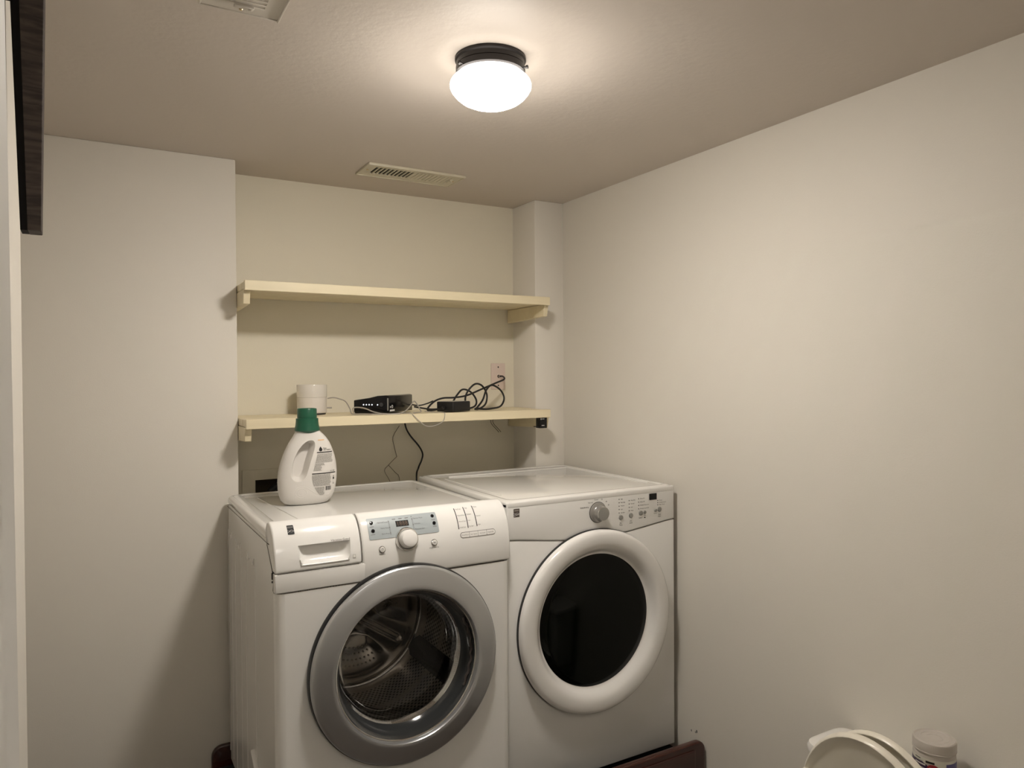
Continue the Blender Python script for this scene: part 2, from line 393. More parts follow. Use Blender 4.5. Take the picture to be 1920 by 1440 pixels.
SZ = Z(-.1403)

# ================================================================ WALL PLATE, OUTLET BOX
t = thing('wall_plate', 'small pinkish cable wall plate above the right end of lower shelf', 'wall plate', (1.135, D, Z(-.004)))
S = MB(); S.box(1.099, 1.171, D-.005, D, Z(-.062), Z(.055), .003, 2); obj('plate', S, PINK, t)
for z in (.038, -.044):
    S = MB(); S.lathe([(0, .002), (.0025, .0018), (.0035, 0)], rot_y_axis(1.135, D-.005, Z(z)), 12); obj('screw', S, INK, t)
S = MB(); S.lathe([(.0, .014), (.0045, .014), (.0045, 0), (.007, 0), (.007, -.001)], rot_y_axis(1.137, D-.005, Z(-.003)), 16); obj('cable_jack', S, CHROME, t)
t = thing('outlet_box', 'recessed laundry box frame in the alcove wall behind the bottle', 'outlet box', (.19, D, Z(-.45)))
S = MB()
for b in ((.042, .0895, -.54, -.348), (.2995, .347, -.54, -.348), (.089, .300, -.388, -.348)): S.box(b[0], b[1], D-.006, D-.0005, Z(b[2]), Z(b[3]), .001, 1)
obj('box_frame', S, ALC, t)
S = MB(); S.box(ox0+.001, ox1-.001, D+.09, D+.095, oz0+.001, oz1-.001); S.box(ox0+.001, ox0+.004, D+.002, D+.09, oz0+.001, oz1-.001); S.box(ox0+.001, ox1-.001, D+.002, D+.09, oz1-.004, oz1-.001)
obj('box_lining', S, BROWN, t)
S = MB(); S.tube([(.13, .20, Z(-.47)), (.145, .17, Z(-.43)), (.185, .165, Z(-.403)), (.24, .175, Z(-.40)), (.27, .21, Z(-.42))], .011, 12)
obj('hose', S, HOSE, t)
S = MB(); S.tube([(.16, .165, Z(-.455)), (.20, .16, Z(-.425)), (.25, .17, Z(-.43))], .006, 10); obj('hose', S, HOSE, t)

# ================================================================ WASHER
WX0, WX1, WF, WB = -.040, .650, -.768, -.028
wt = thing('washing_machine', 'white front-loading washer with silver door ring, left of the dryer', 'washing machine', (.305, -.39, Z(-1.325)))
EA, EB, EY, EZ = .078, .131, -.690, -.512       # ellipse of the curved control fascia
def Yf(z):
    zz = z-OFF
    s = max(-1, min(1, (zz-EZ)/EB))
    return EY-EA*math.sqrt(max(0, 1-s*s)) if zz > EZ else EY-EA
def tiltf(z):
    s = max(0, min(.999, (z-OFF-EZ)/EB)); tt = math.asin(s); return math.atan(math.tan(tt)*EA/EB)
def wrapW(x, y, z): return (x, Yf(z)-.0006+y, z)
# cabinet: wrap-around sheet, front plate with the door hole, plinth
S = MB(); r = .024; zt, zb = Z(-.430), Z(-1.305)
path = arc(WX0+r, WF+r, r, 270, 180, 6)+[(WX0, -.7425), (WX0, -.7420), (WX0, -.667), (WX0, WB-.012)]+arc(WX0+.012, WB-.012, .012, 180, 90, 3)+arc(WX1-.012, WB-.012, .012, 90, 0, 3)+[(WX1, -.667), (WX1, -.7420), (WX1, -.7425)]+arc(WX1-r, WF+r, r, 0, -90, 6)
vs = [(x, y, zb) for x, y in path]+[(x, y, zt) for x, y in path]; n = len(path)
# the sheet stops below the fascia at the front corners
for i, (x, y) in enumerate(path):
    if y < -.7424: vs[n+i] = (x, y, Z(-.5565))
    elif y < -.7419: vs[n+i] = (x, y, Z(-.513))
S.add(vs, [(i, i+1, n+i+1, n+i) for i in range(n-1)])
DCX, DCZ = .313, Z(-.797)
def plate_hole(S, x0, x1, z0, z1, y, cx, cz, rr, N=96, depth=.03):
    vs = []; fs = []
    for i in range(N):
        a = 2*PI*i/N; ca, sa = math.cos(a), math.sin(a)
        k = min(((x1-cx)/ca if ca > 1e-9 else (x0-cx)/ca if ca < -1e-9 else 1e9), ((z1-cz)/sa if sa > 1e-9 else (z0-cz)/sa if sa < -1e-9 else 1e9))
        vs += [(cx+rr*ca, y, cz+rr*sa), (cx+k*ca, y, cz+k*sa), (cx+rr*ca, y+depth, cz+rr*sa)]
    for i in range(N):
        j = (i+1) % N; fs += [(3*i, 3*i+1, 3*j+1, 3*j), (3*i, 3*j, 3*j+2, 3*i+2)]
    for (X, Zz) in ((x0, z0), (x1, z0), (x1, z1), (x0, z1)):
        a = math.atan2(Zz-cz, X-cx) % (2*PI); i = int(a/(2*PI)*N); j = (i+1) % N
        vs.append((X, y, Zz)); fs.append((3*i+1, len(vs)-1, 3*j+1))
    S.add(vs, fs)
plate_hole(S, WX0+r, WX1-r, zb, Z(-.5565), WF, DCX, DCZ, .225)
S.box(WX0+.02, WX1-.02, WF+.03, WB-.02, Z(-1.325), Z(-1.30), .004)
# pressed arches in the left side panel
for ya, yb, zz in ((-.10, -.03, -.53), (-.27, -.17, -.535), (-.50, -.36, -.535)):
    S.tube([(WX0+.0002, ya, Z(-1.28)), (WX0-.0002, ya, Z(zz-.05)), (WX0-.0002, ya+.25*(yb-ya), Z(zz-.012)), (WX0-.0002, (ya+yb)/2, Z(zz)), (WX0-.0002, yb-.25*(yb-ya), Z(zz-.012)), (WX0-.0002, yb, Z(zz-.05)), (WX0+.0002, yb, Z(-1.28))], .0011, 6)
obj('cabinet', S, ENAM, wt)
# top
S = MB()
prof = [(WB, Z(-.442)), (WB, Z(-.409)), (WB-.006, Z(-.402)), (WB-.02, Z(-.400)), (-.66, Z(-.4005)), (-.668, Z(-.4025)), (-.668, Z(-.442))]
S.box(WX0-.002, WX1+.002, -.668, WB, Z(-.441), Z(-.403), .016, 4)
# raised rim around the top
def rim(x0, x1, y0, y1, z, w_, h):
    P = rrect(x0, x1, y0, y1, .03, 6); Q = rrect(x0+w_, x1-w_, y0+w_, y1-w_, .02, 6); n = len(P); vs = []
    for p, q in zip(P, Q):
        m1 = (p[0]*.7+q[0]*.3, p[1]*.7+q[1]*.3); m2 = (p[0]*.3+q[0]*.7, p[1]*.3+q[1]*.7)
        vs += [(*p, z), (*m1, z+h), (*m2, z+h), (*q, z)]
    fs = []
    for i in range(n):
        j = (i+1) % n
        for k in range(3): fs.append((4*i+k, 4*i+k+1, 4*j+k+1, 4*j+k))
    S.add(vs, fs)
rim(WX0+.012, WX1-.010, -.664, WB-.010, Z(-.4033), .026, .0032)
S.tube([(WX0+.105, -.62, Z(-.4030)), (WX0+.075, -.15, Z(-.4030))], .0016, 6, smooth=False)
S.tube([(WX0+.10, -.60, Z(-.4030)), (WX1-.07, -.60, Z(-.4030))], .0022, 6, smooth=False)
obj('top_panel', S, ENTOP, wt)
# fascia profile
def fprof(zlow):
    P = [(-.655, Z(-.405)), (-.668, Z(-.388))]
    zz = []; ts = [88, 80, 72, 64, 56, 48, 40, 32, 24, 16, 8, 0]
    for tt in ts:
        a = math.radians(tt); y, z = EY-EA*math.cos(a), EZ+EB*math.sin(a)
        if z >= zlow-1e-6: P.append((y, Z(z)))
    P.append((Yf(Z(zlow)) if zlow > EZ else EY-EA, Z(zlow)))
    P.append((-.742, Z(zlow)))
    if zlow < -.52: P.append((-.742, Z(-.513)))
    P.append((-.664, Z(-.4405)))
    return P
SX = .190
S = MB(); S.prism(fprof(-.5555), 'X', SX+.0008, WX1+.001, .007, 3, ang=1.2)
S.prism([(-.742, Z(-.5552)), (-.7675, Z(-.5552)), (-.7679, Z(-.506)), (-.742, Z(-.506))], 'X', WX0-.001, SX+.014, .003, 3, ang=1.2)
obj('control_panel', S, ENAM, wt)
# drawer front
S = MB(); S.prism(fprof(-.5045), 'X', WX0-.001, SX-.0012, .006, 4, ang=1.2)
dr = obj('detergent_drawer', S, ENAM, wt)
def wrapbox(S, poly, lift, thick, mi=0, n=8):
    """flat outline in X-Z, laid over the curved fascia as a thin plate"""
    xs = [p[0] for p in poly]; zs = [p[1] for p in poly]
    b = bmesh.new(); f = b.faces.new([b.verts.new((p[0], 0, p[1])) for p in poly])
    zmin, zmax = min(zs), max(zs)
    for k in range(1, n):
        z = zmin+(zmax-zmin)*k/n
        bmesh.ops.bisect_plane(b, geom=b.verts[:]+b.edges[:]+b.faces[:], plane_co=(0, 0, z), plane_no=(0, 0, 1))
    ret = bmesh.ops.extrude_face_region(b, geom=b.faces[:])
    nv = [g for g in ret['geom'] if isinstance(g, bmesh.types.BMVert)]; S_ = set(nv)
    for v in b.verts:
        v.co.y = Yf(v.co.z) - lift - (thick if v in S_ else 0)
    bmesh.ops.recalc_face_normals(b, faces=b.faces[:])
    S.bm(b, mi)
# scooped handle recess of the drawer
hx0, hx1, hz0, hz1 = .021, .160, Z(-.489), Z(-.440)
cut = MB(); rings = []
for k, (dy, s_) in enumerate(((.030, 1.10), (.0, 1.0), (-.004, .97), (-.012, .90), (-.019, .78), (-.023, .60))):
    pts = []
    for px_, pz_ in [(hx0+.014, hz0), (hx1-.014, hz0), (hx1-.006, hz0+.004), (hx1-.002, hz0+.014), (hx1, hz1), (hx0, hz1), (hx0+.002, hz0+.014), (hx0+.006, hz0+.004)]:
        cxx = (hx0+hx1)/2; zt_ = hz1 - .0005
        pts.append((cxx+(px_-cxx)*(s_ if dy <= 0 else 1), Yf(pz_)*0+(-.7655 if pz_ < Z(-.46) else -.7520)-dy if dy > 0 else Yf(pz_)-dy, zt_+(pz_-zt_)*(s_ if dy <= 0 else 1)))
    rings.append(pts)
vs = [p for q in rings for p in q]; n = 8; fs = []
for k in range(len(rings)-1):
    for i in range(n): j = (i+1) % n; fs.append((k*n+i, k*n+j, (k+1)*n+j, (k+1)*n+i))
fs.append(tuple(range(n))); fs.append(tuple((len(rings)-1)*n+i for i in range(n))[::-1])
cut.add(vs, fs); carve(dr, cut)
S = MB(); S.tube([(hx0+.003, Yf(hz0+.012)-.0006, hz0+.014), (hx0+.008, Yf(hz0+.002)-.0006, hz0+.003), (hx0+.016, Yf(hz0)-.0006, hz0-.0004), (hx1-.016, Yf(hz0)-.0006, hz0-.0004), (hx1-.008, Yf(hz0+.002)-.0006, hz0+.003), (hx1-.003, Yf(hz0+.012)-.0006, hz0+.014)], .0018, 8)
obj('grip_lip', S, ENAM, dr)
# seams (dark strips laid in for the shade in the gaps)
S = MB()
S.tube([(WX0+.006, EY-EA+.0002, Z(-.5052)), (SX-.012, EY-EA+.0002, Z(-.5052))], .0007, 6, smooth=False)
S.tube([(SX-.012, EY-EA+.0002, Z(-.5052)), (SX-.003, EY-EA+.0005, Z(-.502)), (SX, Yf(Z(-.495)), Z(-.493))]+[(SX, Yf(Z(z)), Z(z)) for z in (-.47, -.45, -.43, -.41, -.395, -.386, -.3825)], .0007, 6)
S.tube([(WX0+.001, WF+.03, Z(-.5558)), (WX0+.004, WF+.010, Z(-.5560)), (WX0+.018, WF+.0006, Z(-.5562)), (WX0+.024, WF, Z(-.5562))], .0007, 6)
S.tube([(WX0+.024, WF, Z(-.5562)), (WX1-.022, WF, Z(-.5562))], .0007, 6, smooth=False)
S.tube([(WX0-.001, -.02, Z(-.4425)), (WX0-.0015, -.655, Z(-.4405)), (WX0-.001, -.675, Z(-.445)), (WX0-.0005, -.741, Z(-.511)), (WX0-.0005, -.741, Z(-.553))], .0006, 6)
obj('seam', S, GAP, wt)
# printing on the fascia
S = MB(); T = lambda txt, x, z, h, mi=0, al='LEFT', **k: text_into(S, txt, x, Z(z), h, mi, al, fn=wrapW, **k)
T('Vibration Guard', .160, -.4365, .0052, 1, 'RIGHT', space=1.05); obj('printed_label', S, [INK, INKG], dr)
for lx, zs, names in ((.4835, (-.392, -.447), ('Hot/Cold', 'Warm/Warm', 'Warm/Cold', 'Cold/Cold')), (.514, (-.391, -.446), ('High', 'Medium', 'Low', 'No Spin')), (.5435, (-.390, -.444), ('Heavy', 'Normal', 'Light'))):
    S = MB()
    wrapbox(S, [(lx-.0011, Z(zs[1])), (lx+.0011, Z(zs[1])), (lx+.0011, Z(zs[0])), (lx-.0011, Z(zs[0]))], .0002, .0006, 0, 6)
    for k, nm in enumerate(names):
        T(nm, lx+.0032, zs[0]-.003+(zs[1]-zs[0]+.007)*k/(len(names)-1), .0032, 1)
    obj('printed_label', S, [INK, INKG], wt)
S = MB(); T('POWER', .2465, -.4885, .0034, 1, 'CENTER'); obj('printed_label', S, [INK, INKG], wt)
S = MB(); T('START/PAUSE', .401, -.4885, .0034, 1, 'CENTER'); obj('printed_label', S, [INK, INKG], wt)
# badge
S = MB(); wrapbox(S, [(x, Z(z)) for x, z in rrect(-.0005, .0165, -.4115, -.391, .0012, 2)], .0001, .0008, 0, 4)
wrapbox(S, [(.0008, Z(-.3968)), (.0152, Z(-.3968)), (.0152, Z(-.3935)), (.0008, Z(-.3935))], .0008, .0003, 1, 2)
text_into(S, 'Kenmore', .008, Z(-.3952), .0018, 0, 'CENTER', fn=lambda x, y, z: (x, Yf(z)-.0014, z))
def wave(z0_, amp, ph):
    pts = []
    for k in range(9):
        x = .0003+.0159*k/8; z = Z(z0_+amp*math.sin(ph+k/8*PI*1.3)); pts.append((x, Yf(z)-.0011, z))
    return pts
S.tube(wave(-.4045, .0030, -.9), .00045, 6, mi=2); S.tube(wave(-.4035, .0022, 2.2), .0003, 6, mi=2)
b_ = obj('brand_badge', S, [mat('badge dark', (.022, .023, .024), .6, spec=.2), INKG, WHP], wt)
S = MB(); wrapbox(S, [(.164, Z(-.4885)), (.172, Z(-.4885)), (.172, Z(-.4785)), (.164, Z(-.4785))], .0001, .0004, 0, 2)
wrapbox(S, [(.165, Z(-.4862)), (.171, Z(-.4862)), (.171, Z(-.4795)), (.165, Z(-.4795))], .0005, .0002, 1, 2)
obj('energy_sticker', S, [INKL, LABELW], dr)
# display
S = MB(); wrapbox(S, [(x, Z(z)) for x, z in rrect(.2135, .421, -.4475, -.3950, .003, 3)], .0001, .0010, 0, 10)
dp = obj('display_panel', S, [LCD], wt)
S = MB(); lf = lambda x, y, z: (x, Yf(z)-.0016, z)
wrapbox(S, [(.2950, Z(-.4215)), (.3330, Z(-.4215)), (.3330, Z(-.4070)), (.2950, Z(-.4070))], .0009, .0006, 0, 3)
text_into(S, '1888', .3135, Z(-.4143), .0105, 1, 'CENTER', space=1.1, fn=lambda x, y, z: (x, Yf(z)-.0020, z))
obj('digits', S, [INK, SEG], dp)
S = MB(); T2 = lambda txt, x, z, h, mi=0, al='LEFT': text_into(S, txt, x, Z(z), h, mi, al, fn=lf)
for nm, z in (('Normal/Casual', -.4068), ('Heavy Duty', -.4210), ('Perm Press', -.4355)): T2(nm, .2725, z, .0034, 0, 'RIGHT')
obj('display_print', S, [INKG], dp); S = MB()
for nm, z in (('Express Wash', -.4050), ('Delicates', -.4185), ('Rinse and Spin', -.4325)): T2(nm, .3490, z, .0034, 0)
for x in (.2755, .3455):
    for dx in (-.0011, .0011): wrapbox(S, [(x+dx-.0003, Z(-.440)), (x+dx+.0003, Z(-.440)), (x+dx+.0003, Z(-.4035)), (x+dx-.0003, Z(-.4035))], .0010, .0003, 0, 5)
    for z in (-.4065, -.4205, -.4350): wrapbox(S, [(x-.001, Z(z-.001)), (x+.001, Z(z-.001)), (x+.001, Z(z+.001)), (x-.001, Z(z+.001))], .0010, .0004, 0, 1)
for k, x in enumerate((.2870, .3060, .3250)):
    wrapbox(S, [(x, Z(-.4030)), (x+.010, Z(-.4030)), (x+.010, Z(-.4012)), (x, Z(-.4012))], .0010, .0003, 0, 1)
wrapbox(S, [(.3440, Z(-.4015)), (.3460, Z(-.4015)), (.3460, Z(-.3992)), (.3440, Z(-.3992))], .0010, .0003, 0, 1)
for x, z in ((.2245, -.4145), (.2250, -.4340), (.4090, -.4130), (.4100, -.4310)): wrapbox(S, [(x-.006, Z(z-.0009)), (x+.006, Z(z-.0009)), (x+.006, Z(z+.0003)), (x-.006, Z(z+.0003))], .0010, .0003, 0, 1)
obj('display_print', S, [INKG], dp)
for x, z in ((.2255, -.4058), (.2262, -.4252), (.4085, -.4045), (.4093, -.4225)):
    S = MB(); S.lathe([(.0048, 0), (.0048, .0022), (.0040, .003), (.0015, .0034), (0, .0034)], rot_y_axis(x, Yf(Z(z))-.0008, Z(z), tiltf(Z(z))), 20)
    obj('panel_button', S, BLK, wt)
# power and start buttons
for nm, x, z in (('power_button', .2465, -.4755), ('start_button', .402, -.4745)):
    S = MB(); mm = rot_y_axis(x, Yf(Z(z))-.0002, Z(z), tiltf(Z(z)))
    S.lathe([(.0090, 0), (.0088, .0025), (.0074, .0030)], mm, 32, 0); S.lathe([(.0076, .0012), (.0070, .0032), (.0060, .0040), (0, .0042)], mm, 32, 1)
    S.lathe([(.0084, .0008), (.0094, .0006), (.0096, 0)], mm, 32, 2)
    if nm == 'power_button':
        S.lathe([(.0030, .0043), (.0036, .0046), (.0036, .0042)], mm, 24, 2); S.box(-.0004, .0004, -.001, .0035, .0042, .0048, mi=2, mtx=mm)
    else:
        S.box(-.0032, -.0012, -.0022, .0022, .0042, .0046, mi=2, mtx=mm); S.box(.0004, .0012, -.0022, .0022, .0042, .0046, mi=2, mtx=mm); S.box(.002, .0028, -.0022, .0022, .0042, .0046, mi=2, mtx=mm)
    obj(nm, S, [CHROME, PLW, INKG], wt)
# pill row of option buttons
names = ('Wash/Rinse', 'Spin Speed', 'Soil Level', 'Options'); px0, px1 = .4865, .6005; zc0, zc1 = -.4660, -.4635
for k in range(4):
    a, b = px0+(px1-px0)*k/4, px0+(px1-px0)*(k+1)/4; zc = -.4645
    P = rrect(a+.0006, b-.0006, Z(zc-.0068), Z(zc+.0068), .0012, 3)
    if k == 0: P = arc(b-.0018, Z(zc-.0056), .0012, -90, 0, 3)+arc(b-.0018, Z(zc+.0056), .0012, 0, 90, 3)+arc(a+.0072, Z(zc), .0066, 90, 270, 8)
    if k == 3: P = arc(b-.0072, Z(zc), .0066, -90, 90, 8)+arc(a+.0018, Z(zc+.0056), .0012, 90, 180, 3)+arc(a+.0018, Z(zc-.0056), .0012, 180, 270, 3)
    S = MB(); wrapbox(S, P, .0002, .0014, 0, 4)
    text_into(S, names[k], (a+b)/2-(.003 if k == 3 else 0), Z(zc), .0034, 1, 'CENTER', fn=lambda x, y, z: (x, Yf(z)-.0018, z))
    if k == 3: wrapbox(S, [(x, z) for x, z in arc(b-.008, Z(zc), .0012, 0, 330, 8)], .0015, .0003, 1, 1)
    obj('option_button', S, [PLW, INKG], wt)
S = MB(); P = arc(px1-.0072, Z(-.4645), .0080, -90, 90, 10)+arc(px0+.0072, Z(-.4645), .0080, 90, 270, 10); wrapbox(S, P, -.0001, .0006, 0, 4); obj('button_bezel', S, [INKG], wt)
# program knob
zk = Z(-.4565); kx = .3200; mm = rot_y_axis(kx, Yf(zk)-.0005, zk, tiltf(zk))
S = MB(); S.lathe([(.0335, 0), (.0332, .005), (.0315, .0085), (.0290, .0095), (.0272, .0080)], mm, 64, 0)
S.lathe([(.0272, .0080), (.0268, .0065), (.0258, .0070)], mm, 64, 1)
S.lathe([(.0258, .0070), (.0252, .018), (.0242, .0225), (.0218, .0275), (.0160, .0300), (0, .0308)], mm, 64, 2)
obj('program_knob', S, [CHROME, INKG, PLW], wt)
# door
md = rot_y_axis(DCX, WF, DCZ)
dpart = None
S = MB(); S.lathe([(.268, .000), (.276, .001), (.2765, .012), (.274, .020), (.268, .022)], md, 160); door = obj('door', S, BLK, wt)
S = MB(); S.lathe([(.2730, .012), (.2728, .021), (.2700, .0260), (.2650, .0285), (.255, .0310), (.240, .0345), (.222, .0380), (.2150, .0388), (.2105, .0380), (.2085, .0350), (.2070, .0300), (.2065, .0245)], md, 200)
obj('silver_ring', S, SILV, door)
S = MB(); S.lathe([(.2065, .0245), (.2055, .0260), (.2035, .0255), (.2030, .0225)], md, 160); obj('chrome_rim', S, CHROME, door)
S = MB(); S.lathe([(.2032, .0225), (.2015, .012), (.199, .000), (.190, -.020), (.182, -.030)], md, 128); obj('inner_funnel', S, CGLASS, door)
S = MB(); S.lathe([(.184, -.028), (.181, -.045), (.172, -.075), (.164, -.090), (.150, -.097), (.10, -.100), (0, -.101)], md, 96); obj('glass_window', S, DGLASS, door)
S = MB()
for k in range(25):   # wavy finger grip inside the right of the ring
    a = math.radians(-28+k*2.6)
pts = [(DCX+(.197+.0022*math.sin(k*1.5))*math.cos(math.radians(-30+k*2.3)), WF-.010, DCZ+(.197+.0022*math.sin(k*1.5))*math.sin(math.radians(-30+k*2.3))) for k in range(27)]
S.tube(pts, .004, 8, 3); obj('finger_grip', S, mat('smoked grip', (.05, .042, .038), .3), door)
# gasket and drum
S = MB(); S.lathe([(.224, .000), (.221, -.004), (.212, -.012), (.214, -.026), (.205, -.034), (.207, -.046), (.196, -.056), (.188, -.052), (.190, -.070), (.205, -.085), (.236, -.092)], md, 128); obj('door_gasket', S, RUB, wt)
RD, Y0d, Y1d = .236, -.690, -.300
S = MB(); seg = 144; vs = []; fs = []; uvs = []
for i in range(seg+1):
    a = 2*PI*i/seg
    for k, (rr, yy) in enumerate(((.205, -.700), (RD, -.680), (RD, -.44), (RD, Y1d))):
        vs.append((DCX+rr*math.cos(a), yy, DCZ+rr*math.sin(a))); uvs.append((a*RD, yy+.700))
for i in range(seg):
    for k in range(3): fs.append((4*i+k, 4*i+4+k, 4*i+5+k, 4*i+1+k))
S.add(vs, fs); drum = obj('drum', S, DRUM, wt, recalc=False)
ul = drum.data.uv_layers.new(name='UVMap')
for lp in drum.data.loops: ul.data[lp.index].uv = uvs[lp.vertex_index]
# embossed back plate of the drum
S = MB(); NR, NA = 40, 180; vs = [(DCX, Y1d-.03, DCZ)]; fs = []
def hback(rn, a):
    h = 0.
    for k in range(3):
        d = (a-math.radians(-34+120*k)+PI) % (2*PI)-PI
        arm = math.exp(-(d*rn/.13)**2)*(1 if rn < .80 else max(0, 1-(rn-.80)/.06))
        groove = math.exp(-(d*rn/.05)**2)*(1 if rn < .74 else max(0, 1-(rn-.74)/.05))
        h = max(h, .030*arm-.010*groove)
        d2 = (a-math.radians(26+120*k)+PI) % (2*PI)-PI
        pet = 1/(1+math.exp((abs(d2)-.62)*14))*1/(1+math.exp(-(rn-.36)*22))*1/(1+math.exp((rn-.84)*40))
        h = max(h, .016*pet)
    return h+.018*math.exp(-(rn/.2)**2)
for j in range(1, NR+1):
    rn = j/NR
    for i in range(NA):
        a = 2*PI*i/NA; vs.append((DCX+RD*rn*math.cos(a), Y1d-.002-hback(rn, a)*(1 if rn < .99 else 0), DCZ+RD*rn*math.sin(a)))
for i in range(NA): fs.append((0, 1+i, 1+(i+1) % NA))
for j in range(NR-1):
    for i in range(NA):
        a, b = 1+j*NA+i, 1+j*NA+(i+1) % NA; fs.append((a, a+NA, b+NA, b))
S.add(vs, fs); bp_ = obj('drum_back', S, STEEL, drum, smooth=80)
for k in range(3):
    S = MB()
    for j in range(4):
        rr = .105+.020*j
        for i in range(-3-j//2, 4+j//2):
            a = math.radians(26+120*k+i*5.2*(.105/rr)*1.5+j*2); mm = rot_y_axis(DCX+rr*math.cos(a), Y1d-.0195, DCZ+rr*math.sin(a))
            S.lathe([(.0033, -.002), (.0030, .001), (.0018, .0022), (0, .0026)], mm, 8)
    obj('dimple_field', S, STEEL, drum)
S = MB(); S.lathe([(RD-.001, .010), (RD-.004, .0115), (RD-.0045, .0145), (RD-.0005, .016)], rot_y_axis(DCX, Y1d, DCZ), 128); obj('drum_rim', S, CHROME, drum)
for k in range(3):   # black lifters on the drum wall
    a = math.radians(-32+120*k); S = MB(); n_ = 10; vs = []; fs = []
    prof = [(-.036, 0), (-.029, .010), (-.018, .028), (0, .035), (.018, .028), (.029, .010), (.036, 0)]
    for j in range(n_+1):
        v = j/n_; yy = -.675+v*.33; sc_ = (.55+.45*math.sin(PI*min(1, v*1.1+.12)))
        for t_, h_ in prof:
            rr = RD-.001-h_*sc_; aa = a+t_/RD; vs.append((DCX+rr*math.cos(aa), yy, DCZ+rr*math.sin(aa)))
    m_ = len(prof)
    for j in range(n_):
        for i in range(m_-1): fs.append((j*m_+i, j*m_+i+1, (j+1)*m_+i+1, (j+1)*m_+i))
    fs.append(tuple(range(m_))); fs.append(tuple(n_*m_+i for i in range(m_))[::-1])
    S.add(vs, fs); obj('lifter', S, BLK, drum)
# side latch near the bottom left and two small dark clips at the fascia corner
S = MB(); S.prism([(-.50, Z(-1.098)), (-.46, Z(-1.085)), (-.555, Z(-1.150)), (-.575, Z(-1.150))], 'X', WX0-.012, WX0+.002, .003, 2)
S.prism([(-.49, Z(-1.12)), (-.47, Z(-1.12)), (-.53, Z(-1.19)), (-.56, Z(-1.19))], 'X', WX0-.004, WX0+.002, .001, 2)
obj('side_clip', S, PLW, wt)
S = MB(); S.box(WX0-.003, WX0+.002, -.743, -.736, Z(-.523), Z(-.506), .001); S.box(WX0-.003, WX0+.002, -.742, -.737, Z(-.532), Z(-.527), .001); obj('corner_clip', S, INK, wt)
for x in (WX0+.07, WX1-.07):
    for y in (-.70, -.09):
        S = MB(); S.lathe([(0, Z(-1.3249)), (.022, Z(-1.3249)), (.02, Z(-1.31)), (.02, Z(-1.298))], Matrix.Translation((x, y, 0)), 20); obj('foot', S, BLKM, wt)

# ================================================================ DRYER
DX0, DX1, DF, DB = .660, 1.338, -.730, -.030
dt = thing('clothes_dryer', 'white dryer with round black glass door, against the right wall', 'dryer', (1.0, -.38, Z(-1.325)))
S = MB(); S.box(DX0+.001, DX1-.001, DF+.012, DB, Z(-1.308), Z(-.400), .004, 2)
# front sheet with its slightly arched upper edge
N = 28; top = []
def arcz(x):
    u = (x-DX0)/(DX1-DX0); return -.5085-.030*math.sin(PI*min(1, max(0, (u-.0))))**1.3
P = [(DX0+.0005, Z(-1.305)), (DX1-.0005, Z(-1.305))]+[(DX1-.0005-(DX1-DX0-.001)*i/N, Z(arcz(DX1-(DX1-DX0)*i/N))-.001) for i in range(N+1)]
S.prism(P, 'Y', DF, DF+.02, .004, 3, ang=1.)
S.box(DX0+.02, DX1-.02, DF+.04, DB-.02, Z(-1.325), Z(-1.30), .004)
obj('cabinet', S, ENAM, dt)
S = MB(); P = [(DX0+(DX1-DX0)*i/N, Z(arcz(DX0+(DX1-DX0)*i/N))+.0008) for i in range(N+1)]+[(DX1, Z(-.3945)), (DX0, Z(-.3945))]
S.prism(P, 'Y', DF-.0004, DF+.04, .005, 3, ang=1.); obj('control_panel', S, ENAM, dt)
S = MB(); S.box(DX0, DX1, DF-.001, DB, Z(-.412), Z(-.3900), .006, 3)
def rim2(x0, x1, y0, y1, z, w_, h):
    rim(x0, x1, y0, y1, z, w_, h)
rim(DX0+.004, DX1-.004, DF+.004, DB-.004, Z(-.3902), .026, .0032)
S.tube([(DX0+.085, -.125, Z(-.3898)), (DX1-.05, -.125, Z(-.3898)), (DX1-.045, -.14, Z(-.3898)), (DX1-.045, -.64, Z(-.3898))], .0030, 6, smooth=False)
S.tube([(DX0+.050, -.17, Z(-.3898)), (DX0+.050, -.60, Z(-.3898))], .0025, 6, smooth=False)
obj('top_panel', S, ENTOP, dt)
S = MB(); S.tube([(DX0+(DX1-DX0)*i/N, DF+.0002, Z(arcz(DX0+(DX1-DX0)*i/N))) for i in range(N+1)], .0007, 6, 2)
S.tube([(DX1+.0002, DF+.005, Z(-.5090)), (DX1+.0002, DF+.03, Z(-.5090))], .0009, 6, smooth=False)
obj('seam', S, GAP, dt)  # dark strip stands for the shaded gap under the panel
ECX, ECZ = .991, Z(-.806); me_ = rot_y_axis(ECX, DF, ECZ)
S = MB(); S.lathe([(.292, 0), (.300, .001), (.3005, .010), (.295, .014)], me_, 160); ddoor = obj('door', S, BLKM, dt)
S = MB(); S.lathe([(.2985, .004), (.2992, .019), (.2968, .0275), (.2915, .0325), (.2840, .0350), (.2720, .0358), (.2590, .0350), (.2490, .0325), (.2400, .0270), (.2325, .0185), (.2265, .0100), (.2215, .0045), (.2170, .0030)], me_, 200)
obj('door_ring', S, PLW, ddoor)
S = MB(); S.lathe([(.2185, .0020), (.2160, .0038), (.190, .0060), (.10, .0085), (0, .0090)], me_, 128); obj('door_glass', S, BGLASS, ddoor, smooth=80)
S = MB(); S.tube([(DX0+.1085, DF-.0075, ECZ-.05), (DX0+.110, DF-.0075, ECZ-.085), (DX0+.119, DF-.0075, ECZ-.11)], .0028, 8); obj('door_catch', S, PLW, ddoor)
